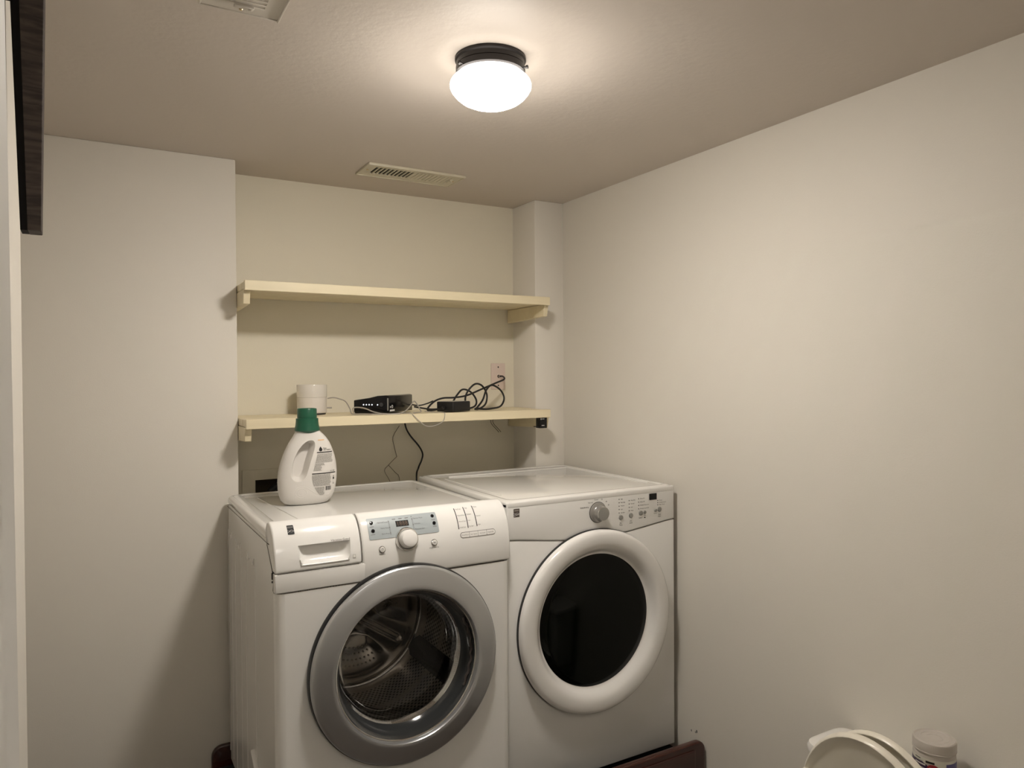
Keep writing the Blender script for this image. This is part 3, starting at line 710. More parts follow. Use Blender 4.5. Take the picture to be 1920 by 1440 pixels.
# knob
mk = rot_y_axis(1.005, DF-.0004, Z(-.4535))
S = MB(); S.lathe([(.0335, 0), (.0332, .003), (.0318, .0065), (.0265, .0085), (.0238, .012), (.0230, .030)], mk, 64, 0); S.lathe([(.0230, .030), (.0226, .0318), (.0218, .0322)], mk, 64, 1); S.lathe([(.0218, .0322), (.020, .0324), (0, .0324)], mk, 64, 2)
S.lathe([(.0350, .0001), (.0340, .0010), (.0332, .0006)], mk, 64, 3)
kn = obj('timer_knob', S, [KNOBG, CHROME, KNOBF, INK], dt)
for i, (x, z, rr) in enumerate(((1.100, -.4800, .0085), (1.143, -.4775, .0085), (1.186, -.4735, .0085), (1.2035, -.4725, .0060), (1.2520, -.4705, .0060), (1.2695, -.4685, .0085))):
    S = MB(); S.lathe([(rr, 0), (rr*.98, .0025), (rr*.85, .0035), (0, .0040)], rot_y_axis(x, DF-.0003, Z(z)), 24); obj('panel_button', S, KNOBF, dt)
S = MB(); S.prism([(x, Z(z)) for x, z in rrect(1.2205, 1.2590, -.4350, -.4085, .003, 3)], 'Y', DF-.0010, DF, 0, mi=0); S.prism([(x, Z(z)) for x, z in rrect(1.2235, 1.2560, -.4325, -.4110, .002, 3)], 'Y', DF-.0022, DF-.0008, 0, mi=1)
obj('time_display', S, [WHP, BLK], dt)
S = MB(); fd = lambda x, y, z: (x, DF-.0010, z)
T3 = lambda txt, x, z, h=.0040, al='LEFT', mi=0: text_into(S, txt, x, Z(z), h, mi, al, fn=fd)
T3('Bulky/Bedding', .968, -.4330, .0042, 'RIGHT'); T3('Normal', .984, -.4190, .0042, 'RIGHT'); T3('Casual', .998, -.4110, .0042, 'CENTER'); T3('50', 1.018, -.4120, .0042); T3('40', 1.036, -.4210, .0042); T3('20', 1.045, -.4330, .0042)
obj('printed_label', S, [INK], dt)
def column(x, z0_, dz, names):
    global S
    S = MB()
    for k, nm in enumerate(names):
        z = z0_-dz*k; T3(nm, x+.006, z, .0034); S.prism(arc(x, Z(z), .0016, 0, 324, 9), 'Y', DF-.0009, DF-.0002, mi=0)
    obj('printed_label', S, [INK], dt)
column(1.0930, -.4185, .0115, ('High', 'Med High', 'Medium', 'Low', 'No Heat')); column(1.1360, -.4265, .0115, ('More Dry', 'Normal', 'Less', 'Damp'))
column(1.1770, -.4240, .0115, ('Damp On', 'Damp Off', 'Wrinkle Guard On', 'Wrinkle Guard Off')); column(1.2620, -.4375, .0075, ('Drying', 'Wrinkle Guard', 'Filter Check'))
for x, z, a, b in ((1.100, -.499, 'Dry', 'Temp'), (1.143, -.4965, 'Dry', 'Level'), (1.2695, -.4865, 'Push', 'Start')): S = MB(); T3(a, x, z, .0040, 'CENTER'); T3(b, x, z-.0065, .0040, 'CENTER'); obj('printed_label', S, [INK], dt)
S = MB()
T3('Select', 1.184, -.4900, .0040, 'CENTER'); T3('Off', 1.2035, -.4835, .0034, 'CENTER'); S.prism(arc(1.204, Z(-.4905), .0026, 0, 324, 9), 'Y', DF-.0009, DF-.0002, mi=0)
obj('printed_label', S, [INK], dt)
S = MB(); T3('Cancel', 1.2500, -.4810, .0034, 'CENTER'); obj('printed_label', S, [INK], dt)
S = MB(); S.prism([(x, Z(z)) for x, z in rrect(.6835, .7045, -.4380, -.4120, .0012, 2)], 'Y', DF-.0010, DF, mi=0)
S.box(.685, .703, DF-.0013, DF-.0008, Z(-.4195), Z(-.4150), mi=1)
text_into(S, 'Kenmore', .694, Z(-.4172), .0022, 2, 'CENTER', fn=lambda x, y, z: (x, DF-.0016, z))
for z0_, am, ph in ((-.4290, .0036, -.9), (-.4275, .0026, 2.2), (-.4330, .002, -1.3)):
    S.tube([(.6837+.0206*k/8, DF-.0014, Z(z0_+am*math.sin(ph+k/8*PI*1.3))) for k in range(9)], .0005, 6, mi=2)
obj('brand_badge', S, [mat('badge brown', (.085, .068, .058), .5, metal=.3), mat('badge bar', (.20, .17, .14), .4), WHP], dt)
for x in (DX0+.07, DX1-.07):
    for y in (-.66, -.10):
        S = MB(); S.lathe([(0, Z(-1.3249)), (.022, Z(-1.3249)), (.02, Z(-1.31)), (.02, Z(-1.298))], Matrix.Translation((x, y, 0)), 20); obj('foot', S, BLKM, dt)

# ================================================================ PLATFORM
pt = thing('wooden_platform', 'dark reddish brown lacquered wooden platform under washer and dryer', 'platform', (.63, -.44, 0))
PX0, PX1, PY0, PY1 = -.100, 1.355, -.862, -.022
S = MB(); S.box(PX0+.02, PX1-.02, PY0+.02, PY1-.02, Z(-1.345), Z(-1.3255)); obj('deck', S, BLKM, pt)
def board(x0, x1, y0, y1, ztop, along):
    S = MB()
    if along == 'X': S.prism(arc(x1-.035, ztop-.035, .035, 0, 90, 6)+arc(x0+.035, ztop-.035, .035, 90, 180, 6)+[(x0, .02), (x1, .02)], 'Y', y0, y1, .006, 3, ang=.9)
    else: S.prism([(y0, .02), (y1, .02), (y1, ztop), (y0, ztop)], 'X', x0, x1, .004, 2)
    return S
obj('front_board', board(PX0, PX1, PY0, PY0+.022, Z(-1.240), 'X'), RWOOD, pt)
S = MB(); S.box(PX0+.05, PX1-.05, PY0-.007, PY0+.004, .06, Z(-1.262), .006, 3); obj('front_moulding', S, RWOOD, pt)
obj('back_board', board(PX0, PX1, PY1-.001, PY1+.019, Z(-1.262), 'X'), RWOOD, pt)
obj('side_board', board(PX0+.004, PX0+.022, PY0+.022, PY1, Z(-1.330), 'Y'), RWOOD, pt)
obj('side_board', board(PX1-.022, PX1-.004, PY0+.022, PY1, Z(-1.330), 'Y'), RWOOD, pt)
for x in (PX0+.03, PX1-.09):
    for y in (PY0+.03, PY1-.09):
        S = MB(); S.box(x, x+.06, y, y+.06, 0, Z(-1.345), .004); obj('leg', S, RWOOD, pt)

# ================================================================ BOTTLE
BX, BY, BZ = .153, -.335, Z(-.4029)
bt = thing('detergent_bottle', 'white laundry detergent bottle with green cap on top of washer', 'bottle', (BX, BY, BZ))
# left/right outline by height (metres above base), half depth
OUT = [(0, -.060, .050, .030), (.004, -.073, .062, .038), (.014, -.083, .074, .043), (.030, -.088, .083, .046), (.050, -.0915, .0885, .047), (.075, -.0925, .0925, .047), (.100, -.0905, .0935, .0465), (.125, -.0855, .0915, .0455), (.150, -.0775, .0865, .043), (.172, -.0685, .0795, .040), (.192, -.0585, .0710, .036), (.208, -.0475, .0610, .033), (.220, -.0400, .0500, .031), (.229, -.0355, .0400, .0300), (.234, -.0330, .0350, .0295)]
def outl(h):
    for a, b in zip(OUT, OUT[1:]):
        if h <= b[0]:
            t_ = (h-a[0])/(b[0]-a[0]); t_ = max(0, min(1, t_)); return [a[k]+(b[k]-a[k])*t_ for k in (1, 2, 3)]
    return OUT[-1][1:]
NN = 2.4
def bsurf(x, h):
    l, r_, d = outl(h); cx = (l+r_)/2; hw = (r_-l)/2; u = min(.999, abs((x-cx)/hw)); return -d*(1-u**NN)**(1/NN)
b = bmesh.new(); rows = []; SEG = 64; HS = [0]+[.002, .004, .008, .014, .022]+[.03+.0102*i for i in range(20)]+[.234]
for h in HS:
    l, r_, d = outl(h); cx = (l+r_)/2; hw = (r_-l)/2; row = []
    for i in range(SEG):
        a = 2*PI*i/SEG; ca, sa = math.cos(a), math.sin(a)
        row.append(b.verts.new((cx+hw*math.copysign(abs(ca)**(2/NN), ca), d*math.copysign(abs(sa)**(2/NN), sa), h)))
    rows.append(row)
for A, B in zip(rows, rows[1:]):
    for i in range(SEG): b.faces.new((A[i], A[(i+1) % SEG], B[(i+1) % SEG], B[i]))
b.faces.new(rows[0][::-1]); b.faces.new(rows[-1])
bmesh.ops.recalc_face_normals(b, faces=b.faces[:])
for v_ in b.verts: v_.co.z *= 1.0
me = bpy.data.meshes.new('body'); b.to_mesh(me); b.free(); bo = bpy.data.objects.new('body', me); C.objects.link(bo)
# cutter for the grip hole
HOLE = [(.012, .205), (-.006, .203), (-.022, .192), (-.037, .174), (-.050, .150), (-.058, .125), (-.061, .100), (-.057, .086), (-.045, .079), (-.030, .080), (-.018, .090), (-.010, .110), (-.002, .135), (.008, .160), (.017, .183), (.019, .197)]
hc = (sum(p[0] for p in HOLE)/16, sum(p[1] for p in HOLE)/16)
HP = []
for i in range(16):
    p0, p1, p2, p3 = [Vector(HOLE[(i+k-1) % 16]) for k in range(4)]
    for k in range(3):
        t_ = k/3; HP.append(.5*((2*p1)+(-p0+p2)*t_+(2*p0-5*p1+4*p2-p3)*t_*t_+(-p0+3*p1-3*p2+p3)*t_**3))
b = bmesh.new(); rows = []
for y in (-.07, -.048, -.040, -.030, -.018, -.008, -.004):
    s_k = .66+.50*min(1, abs(y)/.048)**2.2; rows.append([b.verts.new((hc[0]+(p.x-hc[0])*s_k, y, hc[1]+(p.y-hc[1])*(.85+.22*min(1, abs(y)/.048)**2.2))) for p in HP])
for A, B in zip(rows, rows[1:]):
    for i in range(len(HP)): b.faces.new((A[i], A[(i+1) % len(HP)], B[(i+1) % len(HP)], B[i]))
b.faces.new(rows[0][::-1]); b.faces.new(rows[-1]); bmesh.ops.recalc_face_normals(b, faces=b.faces[:])
cm = bpy.data.meshes.new('cut'); b.to_mesh(cm); b.free(); co = bpy.data.objects.new('cut', cm); C.objects.link(co)
md_ = bo.modifiers.new('b', 'BOOLEAN'); md_.object = co; md_.operation = 'DIFFERENCE'; md_.solver = 'EXACT'
dg = bpy.context.evaluated_depsgraph_get(); nm_ = bpy.data.meshes.new_from_object(bo.evaluated_get(dg))
bpy.data.objects.remove(bo); bpy.data.objects.remove(co)
nm_.name = 'body'; nm_.materials.clear(); nm_.materials.append(HDPE); nm_.polygons.foreach_set('use_smooth', [True]*len(nm_.polygons)); nm_.set_sharp_from_angle(angle=math.radians(50))
bo = bpy.data.objects.new('body', nm_); C.objects.link(bo); bo.parent = bt; bo['_o'] = (BX, BY, BZ)
mb_ = Matrix.Translation((BX+.001, BY, BZ))
S = MB(); S.lathe([(.030, .225), (.0395, .2335), (.0392, .236), (.0360, .250), (.0350, .262), (.0345, .2705), (.0305, .2715), (.0305, .274), (.0300, .300), (.0290, .302), (.0265, .3025), (.0255, .298), (0, .298)], mb_, 72, rmod=lambda a, h, k: 1+(.006*math.cos(60*a) if k in (4, 8) else 0))
obj('cap', S, GREEN, bt)
# printed back label
S = MB(); lb = lambda x, y, z: (BX+x, BY+bsurf(x, z)-.0007, BZ+z)
def lbar(x0, x1, z0, z1, mi=0, n=8):
    vs = []; fs = []
    for i in range(n+1):
        x = x0+(x1-x0)*i/n; vs += [lb(x, 0, z0), lb(x, 0, z1)]
    for i in range(n): fs.append((2*i, 2*i+2, 2*i+3, 2*i+1))
    S.add(vs, fs, mi)
def lx0(z): return .0000+.022*max(0, (z-.09)/.08)**1.0 if z > .09 else .0000+.024*max(0, (.085-z)/.055)**2
# drop emblem, header, bars
vs = [(.033+.0075*math.sin(a)*math.sin(a/2)**1.3, 0, .1745+.0078*math.cos(a)) for a in [2*PI*i/24 for i in range(24)]]
S.add([lb(*v) for v in vs], [tuple(range(24))], 0)
text_into(S, 'Clean', .0415, .1758, .0034, 0, fn=lb, bold=.0001); text_into(S, 'with Purpose', .0415, .1708, .0034, 0, fn=lb, bold=.0001)
lbar(.0205, .0735, .1620, .1650); lbar(.0030, .0820, .0960, .0990)
rnd = random.Random(3)
def para(z0, z1, step, right, mi=1):
    z = z0
    while z > z1:
        x = lx0(z)+.003; xr = right(z)
        while x < xr-.003:
            L = rnd.uniform(.002, .0075); L = min(L, xr-x); lbar(x, x+L, z-.0006, z+.0006, mi, 2); x += L+.0010
        z -= step
para(.1585, .131, .0024, lambda z: .072-.0*z); para(.1285, .105, .0024, lambda z: .034 if z < .122 else .045)
para(.0930, .066, .0024, lambda z: .066); para(.0640, .058, .0024, lambda z: .064)
para(.0540, .030, .0024, lambda z: .043-max(0, (.042-z))*.1)
for k in range(12):
    x = .0470+k*.0016; lbar(x, x+(.0011 if k in (0, 1, 5, 8) else .0006), .0430, .0560, 0, 1)
lbar(.0720, .0775, .0760, .0815, 0, 2); lbar(.0735, .0765, .0830, .0870, 1, 2); lbar(.0715, .0770, .0600, .0660, 2, 2)
lbar(.0635, .0680, .1010, .1050, 2, 2); lbar(.0710, .0790, .1010, .1055, 2, 2)
lbar(.0260, .0470, .2010, .2035, 3, 6)
obj('back_label', S, [INK, mat('small print', (.30, .29, .265), .6), INKL, ORNG], bt)
# moulded swirl and label border
S = MB()
def lt(pts, r_=.0010): S.tube([(BX+x, BY+bsurf(x, z)+.0006, BZ+z) for x, z in pts], r_, 6)
lt([(-.030+.017*math.cos(a), .040+.014*math.sin(a)) for a in [2*PI*i/24 for i in range(25)]]); lt([(-.030+.010*math.cos(a), .040+.008*math.sin(a)) for a in [2*PI*i/20 for i in range(21)]])
lt([(-.048, .052), (-.040, .058), (-.026, .060), (-.012, .055), (.002, .044), (.018, .033), (.038, .026), (.058, .030), (.074, .046), (.082, .066)])
obj('moulded_relief', S, HDPE, bt)

# ================================================================ THINGS ON THE LOWER SHELF
HX, HY = .279, .085
t = thing('smart_hub', 'white cylinder speaker hub at the left of lower shelf', 'hub', (HX, HY, SZ))
mz = Matrix.Translation((HX, HY, 0))
S = MB(); S.lathe([(0, SZ+.004), (.051, SZ+.004), (.0540, SZ+.008), (.0545, SZ+.062), (.0535, SZ+.0625)], mz, 80); obj('lower_body', S, mat('satin white plastic', (.74, .70, .65), .45), t)
S = MB(); S.lathe([(.0535, SZ+.0625), (.0550, SZ+.064), (.0558, SZ+.108), (.0548, SZ+.1105), (.050, SZ+.1105), (.0495, SZ+.106), (0, SZ+.105)], mz, 80); obj('glossy_crown', S, mat('glossy white plastic', (.74, .705, .65), .08, coat=.6), t)
S = MB(); S.lathe([(0, SZ+.0002), (.050, SZ+.0002), (.050, SZ+.004)], mz, 60); obj('base', S, BLKM, t)
S = MB(); a0 = math.radians(205)
vs = []; fs = []
for i in range(9):
    a = a0+math.radians(i*5); 
    for z in (SZ+.0004, SZ+.0036): vs.append((HX+.0512*math.cos(a), HY+.0512*math.sin(a), z))
for i in range(8): fs.append((2*i, 2*i+2, 2*i+3, 2*i+1))
S.add(vs, fs); obj('status_light', S, LEDG, t)
S = MB(); S.tube([(HX+.055, HY+.002, SZ+.022), (HX+.075, HY-.002, SZ+.022)], .003, 8, smooth=False); obj('plug', S, CABW, t)

# router: N near corner, u towards right-back, v towards left-back
NX, NY, TH = .508, -.118, math.radians(45)
u = Vector((math.cos(TH), math.sin(TH), 0)); v = Vector((-math.sin(TH), math.cos(TH), 0))
RM = Matrix.Identity(4)
for i in range(3): RM[i][0] = u[i]; RM[i][1] = v[i]
RM[0][3], RM[1][3], RM[2][3] = NX, NY, SZ+.0015
rt = thing('router', 'black wifi router with a row of white lights on lower shelf', 'router', (NX, NY, SZ))
L1, L2 = .222, .142
S = MB(); S.prism([(0, .004), (L2, .0005), (L2, .0500), (L2*.55, .0590), (.045, .0665), (.012, .0685), (0, .066)], 'X', 0, L1, .003, 2, ang=.4, mtx=RM); obj('router_body', S, BLK, rt)
S = MB()
for f in (.715, .635, .555, .475, .315):
    S.lathe([(0, .0008), (.0020, .0007), (.0022, 0)], RM @ Matrix.Translation((0, L2*f, .0335)) @ Matrix.Rotation(-PI/2, 4, 'Y'), 12)
obj('indicator_lights', S, LEDW, rt)
S = MB(); S.lathe([(.0075, 0), (.0075, .0012), (.006, .0015), (0, .0012)], RM @ Matrix.Translation((0, L2*.21, .034)) @ Matrix.Rotation(-PI/2, 4, 'Y'), 24); obj('router_button', S, mat('dark grey button', (.035, .035, .038), .4), rt)
S = MB(); S.box(-.002, .002, .0015, .0055, .012, .058, .001, mtx=RM); obj('corner_strip', S, KNOBF, rt)
S = MB(); S.lathe([(.0035, .0008), (.0060, .0008), (.0060, 0)], RM @ Matrix.Translation((.030, 0, .026)) @ Matrix.Rotation(PI/2, 4, 'X'), 20); S.box(.010, .050, -.0008, 0, .009, .015, mtx=RM); S.box(.012, .016, -.0008, 0, .022, .028, mtx=RM); obj('white_marks', S, mat('white mark', (.8, .8, .8), .5), rt)
# power brick
TB = math.radians(25); BM = Matrix.Translation((.800, -.058, SZ+.001)) @ Matrix.Rotation(TB, 4, 'Z')
t = thing('power_adapter', 'black power brick with white top label right of the router', 'power adapter', (.795, -.062, SZ))
S = MB(); S.box(-.054, .054, -.042, .042, 0, .039, .004, 3, mtx=BM); obj('brick_body', S, BLKM, t)
S = MB(); S.box(-.042, .044, -.031, .031, .0388, .0396, mtx=BM); obj('rating_label', S, mat('grey label', (.42, .40, .36), .4), t)
S = MB(); S.box(.054, .078, -.008, .008, .008, .022, .004, 2, mtx=BM); obj('strain_relief', S, BLKM, t)
S = MB(); S.box(-.072, -.054, -.006, .006, .008, .020, .004, 2, mtx=BM); obj('strain_relief', S, BLKM, t)

def cable(name, label, pts, r_, m, group=None, cat='cable', sub=8):
    S = MB(); S.tube(pts, r_, 8, sub); o = obj(name, S, m); tag(o, label, cat, group); return o
s0 = SZ+.0045
cable('coaxial_cable', 'stiff black cable curling in upright loops from wall plate to power brick',
      [(1.137, .172, Z(-.003)), (1.137, .145, Z(-.004)), (1.118, .10, Z(-.016)), (1.05, .055, Z(-.032)), (.965, .02, Z(-.056)), (.89, .005, Z(-.080)), (.835, .01, Z(-.088)), (.790, .025, Z(-.090)), (.752, .03, Z(-.105)), (.728, .035, s0),
       (.78, .05, s0), (.84, .06, Z(-.120)), (.872, .065, Z(-.082)), (.900, .065, Z(-.057)), (.935, .06, Z(-.068)), (.955, .05, Z(-.10)), (.940, .03, Z(-.125)), (.89, .0, Z(-.131)),
       (.880, .0, Z(-.095)), (.890, -.005, Z(-.062)), (.925, .0, Z(-.034)), (.968, .02, Z(-.042)), (.995, .03, Z(-.078)), (.985, .02, Z(-.115)), (.945, -.01, Z(-.133)), (.915, -.02, s0),
       (.925, -.02, Z(-.128)), (.960, .0, Z(-.10)), (.985, .015, Z(-.060)), (1.02, .03, Z(-.040)), (1.062, .035, Z(-.060)), (1.078, .03, Z(-.095)), (1.050, .01, Z(-.128)), (.99, -.02, s0), (.94, -.045, s0), (.905, -.045, SZ+.010)], .0039, BLKM)
cable('adapter_cord', 'short black cord between the router and the power brick', [(.660, .010, SZ+.020), (.69, .0, SZ+.014), (.715, -.035, SZ+.010), (.735, -.088, SZ+.014)], .0032, BLKM)
cable('data_cable', 'black flat cable behind the router on the lower shelf', [(.655, .055, SZ+.030), (.70, .06, SZ+.022), (.735, .05, SZ+.030), (.75, .03, SZ+.040)], .0028, BLKM)
cable('hub_cable', 'thin grey white cable from the white hub drooping onto the shelf', [(HX+.054, HY-.02, SZ+.058), (.352, .055, SZ+.061), (.372, .045, SZ+.056), (.392, .030, SZ+.045), (.396, -.01, SZ+.018), (.392, -.045, SZ+.003), (.41, -.085, SZ+.0025), (.44, -.115, SZ+.0025), (.48, -.140, SZ+.0025)], .0022, CABW)
cable('charging_cable', 'grey white cable crossing in front of the black router', [(.405, -.035, SZ+.003), (.395, -.045, SZ+.020), (.405, -.050, SZ+.026), (.430, -.075, SZ+.023), (.455, -.105, SZ+.010), (.485, -.136, SZ+.003), (.54, -.140, SZ+.003), (.59, -.085, SZ+.012), (.632, -.03, SZ+.030), (.655, -.005, SZ+.042), (.665, -.01, SZ+.030), (.668, -.03, SZ+.012), (.66, -.06, SZ+.003), (.63, -.10, SZ+.0025), (.60, -.13, SZ+.0025)], .0024, CABW)
cable('thin_wire', 'thin pale wire looping down over the front edge of lower shelf', [(.56, -.12, SZ+.0025), (.585, -.146, SZ+.002), (.592, -.1535, SZ-.006), (.612, -.156, SZ-.026), (.640, -.157, SZ-.046), (.675, -.157, SZ-.046), (.708, -.156, SZ-.032), (.718, -.1535, SZ-.008), (.716, -.146, SZ+.002), (.70, -.10, SZ+.003), (.68, -.05, SZ+.003)], .0014, CABW)
cable('hanging_cable', 'black cord hanging from the lower shelf down behind the dryer', [(.684, .178, Z(-.1735)), (.690, .172, Z(-.215)), (.708, .170, Z(-.248)), (.745, .170, Z(-.292)), (.762, .170, Z(-.325)), (.758, .170, Z(-.352)), (.742, .168, Z(-.385)), (.722, .14, Z(-.425)), (.715, .10, Z(-.60))], .0036, BLKM)
S = MB(); S.tube([(.664, .180, Z(-.205)), (.636, .182, Z(-.250)), (.640, .182, Z(-.285)), (.652, .182, Z(-.333))], .0013, 6, 3); S.tube([(.652, .182, Z(-.333)), (.632, .182, Z(-.350)), (.616, .182, Z(-.366)), (.598, .182, Z(-.388)), (.62, .182, Z(-.430)), (.64, .18, Z(-.50))], .0011, 6, 3)
S.tube([(.616, .182, Z(-.366)), (.645, .182, Z(-.398)), (.662, .182, Z(-.420)), (.665, .18, Z(-.50))], .0011, 6, 3)
tag(obj('frayed_wire', S, WIREG), 'thin bent grey wires splitting in two on wall below lower shelf', 'wire')
S = MB(); S.tube([(1.090, .150, Z(-.168)), (1.078, .150, Z(-.198)), (1.084, .150, Z(-.215)), (1.104, .150, Z(-.235)), (1.118, .150, Z(-.250))], .0016, 6); S.tube([(1.099, .150, Z(-.170)), (1.088, .150, Z(-.196)), (1.092, .150, Z(-.212)), (1.112, .150, Z(-.232)), (1.128, .150, Z(-.249))], .0016, 6)
tag(obj('twisted_wire', S, WIREG), 'short twisted grey wire pair hanging under the right of lower shelf', 'wire')
t = thing('sensor_box', 'small black box with white print under the right front of lower shelf', 'sensor', (1.165, -.13, Z(-.195)))
S = MB(); S.box(1.148, 1.1835, -.143, -.112, Z(-.217), Z(-.1735), .002, 2); obj('box_body', S, BLK, t)
S = MB(); S.lathe([(.0018, .0006), (.0034, .0006), (.0034, 0)], rot_y_axis(1.1545, -.143, Z(-.179)), 14); S.box(1.159, 1.170, -.1437, -.143, Z(-.180), Z(-.178)); obj('white_print', S, WHP, t)
S = MB(); S.box(1.157, 1.170, -.1437, -.143, Z(-.207), Z(-.204)); obj('white_print', S, WHP, t)
S = MB(); S.tube([(1.149, -.135, Z(-.212)), (1.126, -.130, Z(-.209))], .0018, 6, smooth=False); obj('tail', S, BLKM, t)

# ================================================================ DARK WOOD BOARD AT TOP LEFT
t = thing('picture_frame', 'dark brown wooden frame edge hanging at top left beside door casing', 'frame', (-.52, -1.28, Z(.4)))
S = MB(); S.prism([(-.524, Z(.234)), (-.506, Z(.234)), (-.495, Z(.740)), (-.534, Z(.740))], 'Y', -1.30, -1.255, .001, 1); obj('frame_side', S, DWOOD, t)
S = MB(); S.prism([(-.534, Z(.2345)), (-.5235, Z(.2345)), (-.5335, Z(.740)), (-.547, Z(.740))], 'Y', -1.294, -1.255, .0005, 1); obj('backing', S, DBLK, t)  # black wedge put in for the dark gap between frame and wall
S = MB(); S.box(-.5525, -.540, -1.285, -1.268, Z(.60), Z(.64), .002); obj('wall_hook', S, DBLK, t)

# ================================================================ TOILET (its tank top and raised seat show at the lower right)
TY = -1.630
tt = thing('toilet', 'white toilet at lower right with its seat and lid raised', 'toilet', (1.1, TY, 0))
def loft(S, rings, seg=48, capb=True, capt=True, mi=0):
    """rings of (cx, cy, rx, ry, z, power)"""
    vs = []; fs = []
    for cx, cy, rx, ry, z, p in rings:
        for i in range(seg):
            a = 2*PI*i/seg; ca, sa = math.cos(a), math.sin(a); vs.append((cx+rx*math.copysign(abs(ca)**(2/p), ca), cy+ry*math.copysign(abs(sa)**(2/p), sa), z))
    for k in range(len(rings)-1):
        for i in range(seg): j = (i+1) % seg; fs.append((k*seg+i, k*seg+j, (k+1)*seg+j, (k+1)*seg+i))
    if capb: fs.append(tuple(range(seg))[::-1])
    if capt: fs.append(tuple((len(rings)-1)*seg+i for i in range(seg)))
    S.add(vs, fs, mi)
tzt = Z(-.970)
S = MB(); loft(S, [(1.268, TY, .080, .205, Z(-1.30), 5), (1.268, TY, .084, .225, Z(-1.15), 6), (1.268, TY, .086, .232, tzt-.026, 6)]); obj('tank', S, PORC, tt)
S = MB(); loft(S, [(1.267, TY, .088, .238, tzt-.028, 6), (1.267, TY, .0925, .244, tzt-.024, 6), (1.267, TY, .0935, .245, tzt-.010, 6), (1.267, TY, .090, .241, tzt-.002, 6), (1.267, TY, .082, .232, tzt, 6)]); obj('tank_lid', S, PORC, tt)
S = MB(); loft(S, [(1.02, TY, .17, .115, 0, 2.6), (1.02, TY, .155, .10, .05, 2.6), (.99, TY, .15, .105, .18, 2.3), (.93, TY, .21, .16, .31, 2.2), (.915, TY, .235, .182, .385, 2.2), (.915, TY, .235, .182, .400, 2.2), (.915, TY, .18, .125, .400, 2.2), (.915, TY, .12, .09, .28, 2.1), (.93, TY, .05, .04, .20, 2)], capt=True)
S.box(1.05, 1.35, TY-.11, TY+.11, .26, .395, .02, 3); obj('bowl', S, PORC, tt)
def egg(a, bt_, bb, s=1., n=64):
    out = []
    for i in range(n):
        q = 2*PI*i/n; c, s2 = math.cos(q), math.sin(q)
        out.append((a*s*c, (bt_ if s2 > 0 else bb)*s*s2))
    return out
def raised(name, top_x, top_z, base_x, base_z, a, hole, m, thick, rimw):
    """oval plate standing upright, its face towards -X"""
    L = math.hypot(top_x-base_x, top_z-base_z); ang = math.atan2(top_x-base_x, top_z-base_z)
    # local: p -> Y offset, q -> along the plate from its base, d -> towards the room
    def W(p, q, d): return (base_x+q*math.sin(ang)-d*math.cos(ang), TY+p, base_z+q*math.cos(ang)+d*math.sin(ang))
    qc = L-.235; S = MB(); rings = []
    def ring(sc, d, inner=None):
        pts = []
        for p, q in egg(a, .235, qc): pts.append(W(p*sc[0], qc+q*sc[1], d))
        return pts
    s = lambda w_: ((a-w_)/a, (.235-w_)/.235)
    seq = [(s(.004), -thick/2), (s(0), -thick*.2), (s(0), thick*.3), (s(.002), thick*.75), (s(.006), thick), (s(rimw), thick), (s(rimw+.006), thick*.55), (s(rimw+.02), thick*.25)]
    if hole: seq += [(s(.082), thick*.25), (s(.088), thick*.05), (s(.090), -thick*.3), (s(.084), -thick/2)]
    else: seq += [(s(.10), thick*.2), (s(.18), thick*.2)]
    for sc_, d in seq: rings.append(ring(sc_, d))
    n = 64; vs = [p for r_ in rings for p in r_]; fs = []
    for k in range(len(rings)-1):
        for i in range(n): j = (i+1) % n; fs.append((k*n+i, k*n+j, (k+1)*n+j, (k+1)*n+i))
    if hole:
        k = len(rings)-1
        for i in range(n): j = (i+1) % n; fs.append((k*n+i, k*n+j, j, i))
    else: fs.append(tuple((len(rings)-1)*n+i for i in range(n))); fs.append(tuple(range(n))[::-1])
    S.add(vs, fs)
    if hole:
        for sgn in (1, -1):
            c = W(sgn*.158, L-.150, thick); S.box(c[0]-.009, c[0]+.006, c[1]-.006, c[1]+.010, c[2]-.016, c[2]+.006, .002)
    return obj(name, S, m, tt)
raised('seat', 1.100, Z(-.840), 1.135, Z(-1.285), .187, True, SEATM, .014, .007)
TY -= .012
raised('seat_lid', 1.138, Z(-.8385), 1.155, Z(-1.285), .182, False, SEATM, .013, .004)
TY += .012
for s in (-1, 1):
    S = MB(); S.tube([(1.14, TY+s*.075-.025, Z(-1.290)), (1.14, TY+s*.075+.025, Z(-1.290))], .012, 12, smooth=False); obj('hinge', S, SEATM, tt)

# ================================================================ JAR ON THE TANK
JX, JY = 1.275, -1.686; JR = .0455
jt = thing('plastic_jar', 'frosted plastic jar with blue and white label on toilet tank', 'jar', (JX, JY, tzt))
mj = Matrix.Translation((JX, JY, tzt))
S = MB(); S.lathe([(0, .0006), (.042, .0006), (.0445, .004), (.0445, .070), (.0445, .078), (.0435, .083), (.0425, .088)], mj, 64); obj('jar_body', S, TRANSL, jt)
S = MB(); S.lathe([(.0445, .0865), (.0462, .0868), (.0464, .0885), (.0455, .0900), (.0460, .0920), (.0460, .1060), (.0450, .1100), (.0425, .1115), (.0405, .1108), (.0395, .1095), (.030, .1095), (.029, .1103), (.028, .1095), (.018, .1095), (.017, .1103), (.016, .1095), (0, .1095)], mj, 72); obj('jar_lid', S, TRANSL, jt)
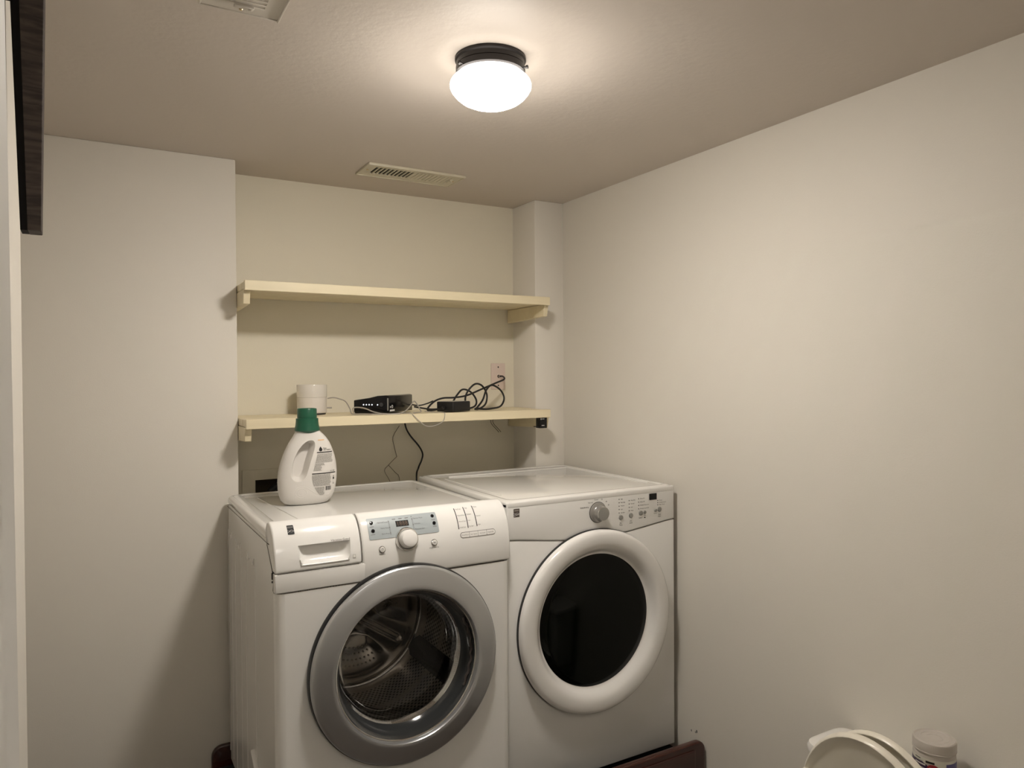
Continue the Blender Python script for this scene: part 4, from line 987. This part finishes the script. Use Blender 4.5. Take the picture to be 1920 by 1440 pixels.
# wrapped label: angles measured towards the camera
ac = math.atan2(CY-JY, CX-JX)
S = MB(); RL = .0449
def cyl(x, z, lift=0): a = ac+x/RL; return (JX+(RL+lift)*math.cos(a), JY+(RL+lift)*math.sin(a), tzt+z)
def patch(x0, x1, z0f, z1f, mi, lift, n=14):
    vs = []; fs = []
    for i in range(n+1):
        x = x0+(x1-x0)*i/n; z0 = z0f(x) if callable(z0f) else z0f; z1 = z1f(x) if callable(z1f) else z1f
        vs += [cyl(x, z0, lift), cyl(x, z1, lift)]
    for i in range(n): fs.append((2*i, 2*i+2, 2*i+3, 2*i+1))
    S.add(vs, fs, mi)
patch(-.14, .14, .004, .0755, 0, .0002, 60)
UP = .009
patch(.0250, .12, .004, .0690, 1, .0005, 20)
patch(-.070, .0250, .004, lambda x: .0470+UP+.0009*(abs(x+.02)/.02)**2 if x > -.02 else .051+UP+.15*(-.02-x), 1, .0005, 24)
patch(-.070, -.006, .004, lambda x: .056+UP if x < -.025 else .056+UP-(x+.025)*.45, 2, .0008, 24)
vs = [cyl(-.002+.0125*math.cos(a), .0455+UP+.0105*math.sin(a), .0012) for a in [2*PI*i/28 for i in range(28)]]; S.add(vs, [tuple(range(28))], 3)
def jt_(txt, x, z, h, mi): text_into(S, txt, x, z, h, mi, 'CENTER', fn=lambda X, Y, Zz: cyl(X, Zz, .0017), bold=.0001)
jt_('MAX', -.002, .0460+UP, .0050, 4); jt_('2X', .0165, .0390+UP, .0075, 4)
patch(-.045, -.030, .0700, .0718, 5, .0005, 4); patch(-.018, .0005, .0655, .0705, 5, .0005, 4)
for k, (a, b_) in enumerate(((-.046, -.024), (-.018, -.003), (-.022, -.006))): patch(a, b_, .0655-.002*k, .0661-.002*k, 5, .0005, 4)
for k in range(3): patch(-.044, -.018+.004*k, .0580-.009*k, .0615-.009*k, 4, .0012, 6)
obj('wrap_label', S, [mat('jar label paper', (.62, .60, .52), .4), BLUEP, PURP, REDP, WHP, INK], jt, recalc=False)

# two small scuffs on the right wall near the dryer
S = MB()
for y, z, s in ((-.786, -1.243, .0022), (-.812, -1.236, .0030), (-.806, -1.241, .0018)):
    S.lathe([(0, .0004), (s, .0003), (s*1.2, 0)], Matrix.Translation((XR, y, Z(z))) @ Matrix.Rotation(-PI/2, 4, 'Y') @ Matrix.Scale(1.6, 4, (1, 0, 0)), 8)
tag(obj('wall_scuff', S, INKG), 'small dark chips in the right wall paint beside the dryer', 'mark')

for o in list(C.objects):
    if '_o' in o: del o['_o']
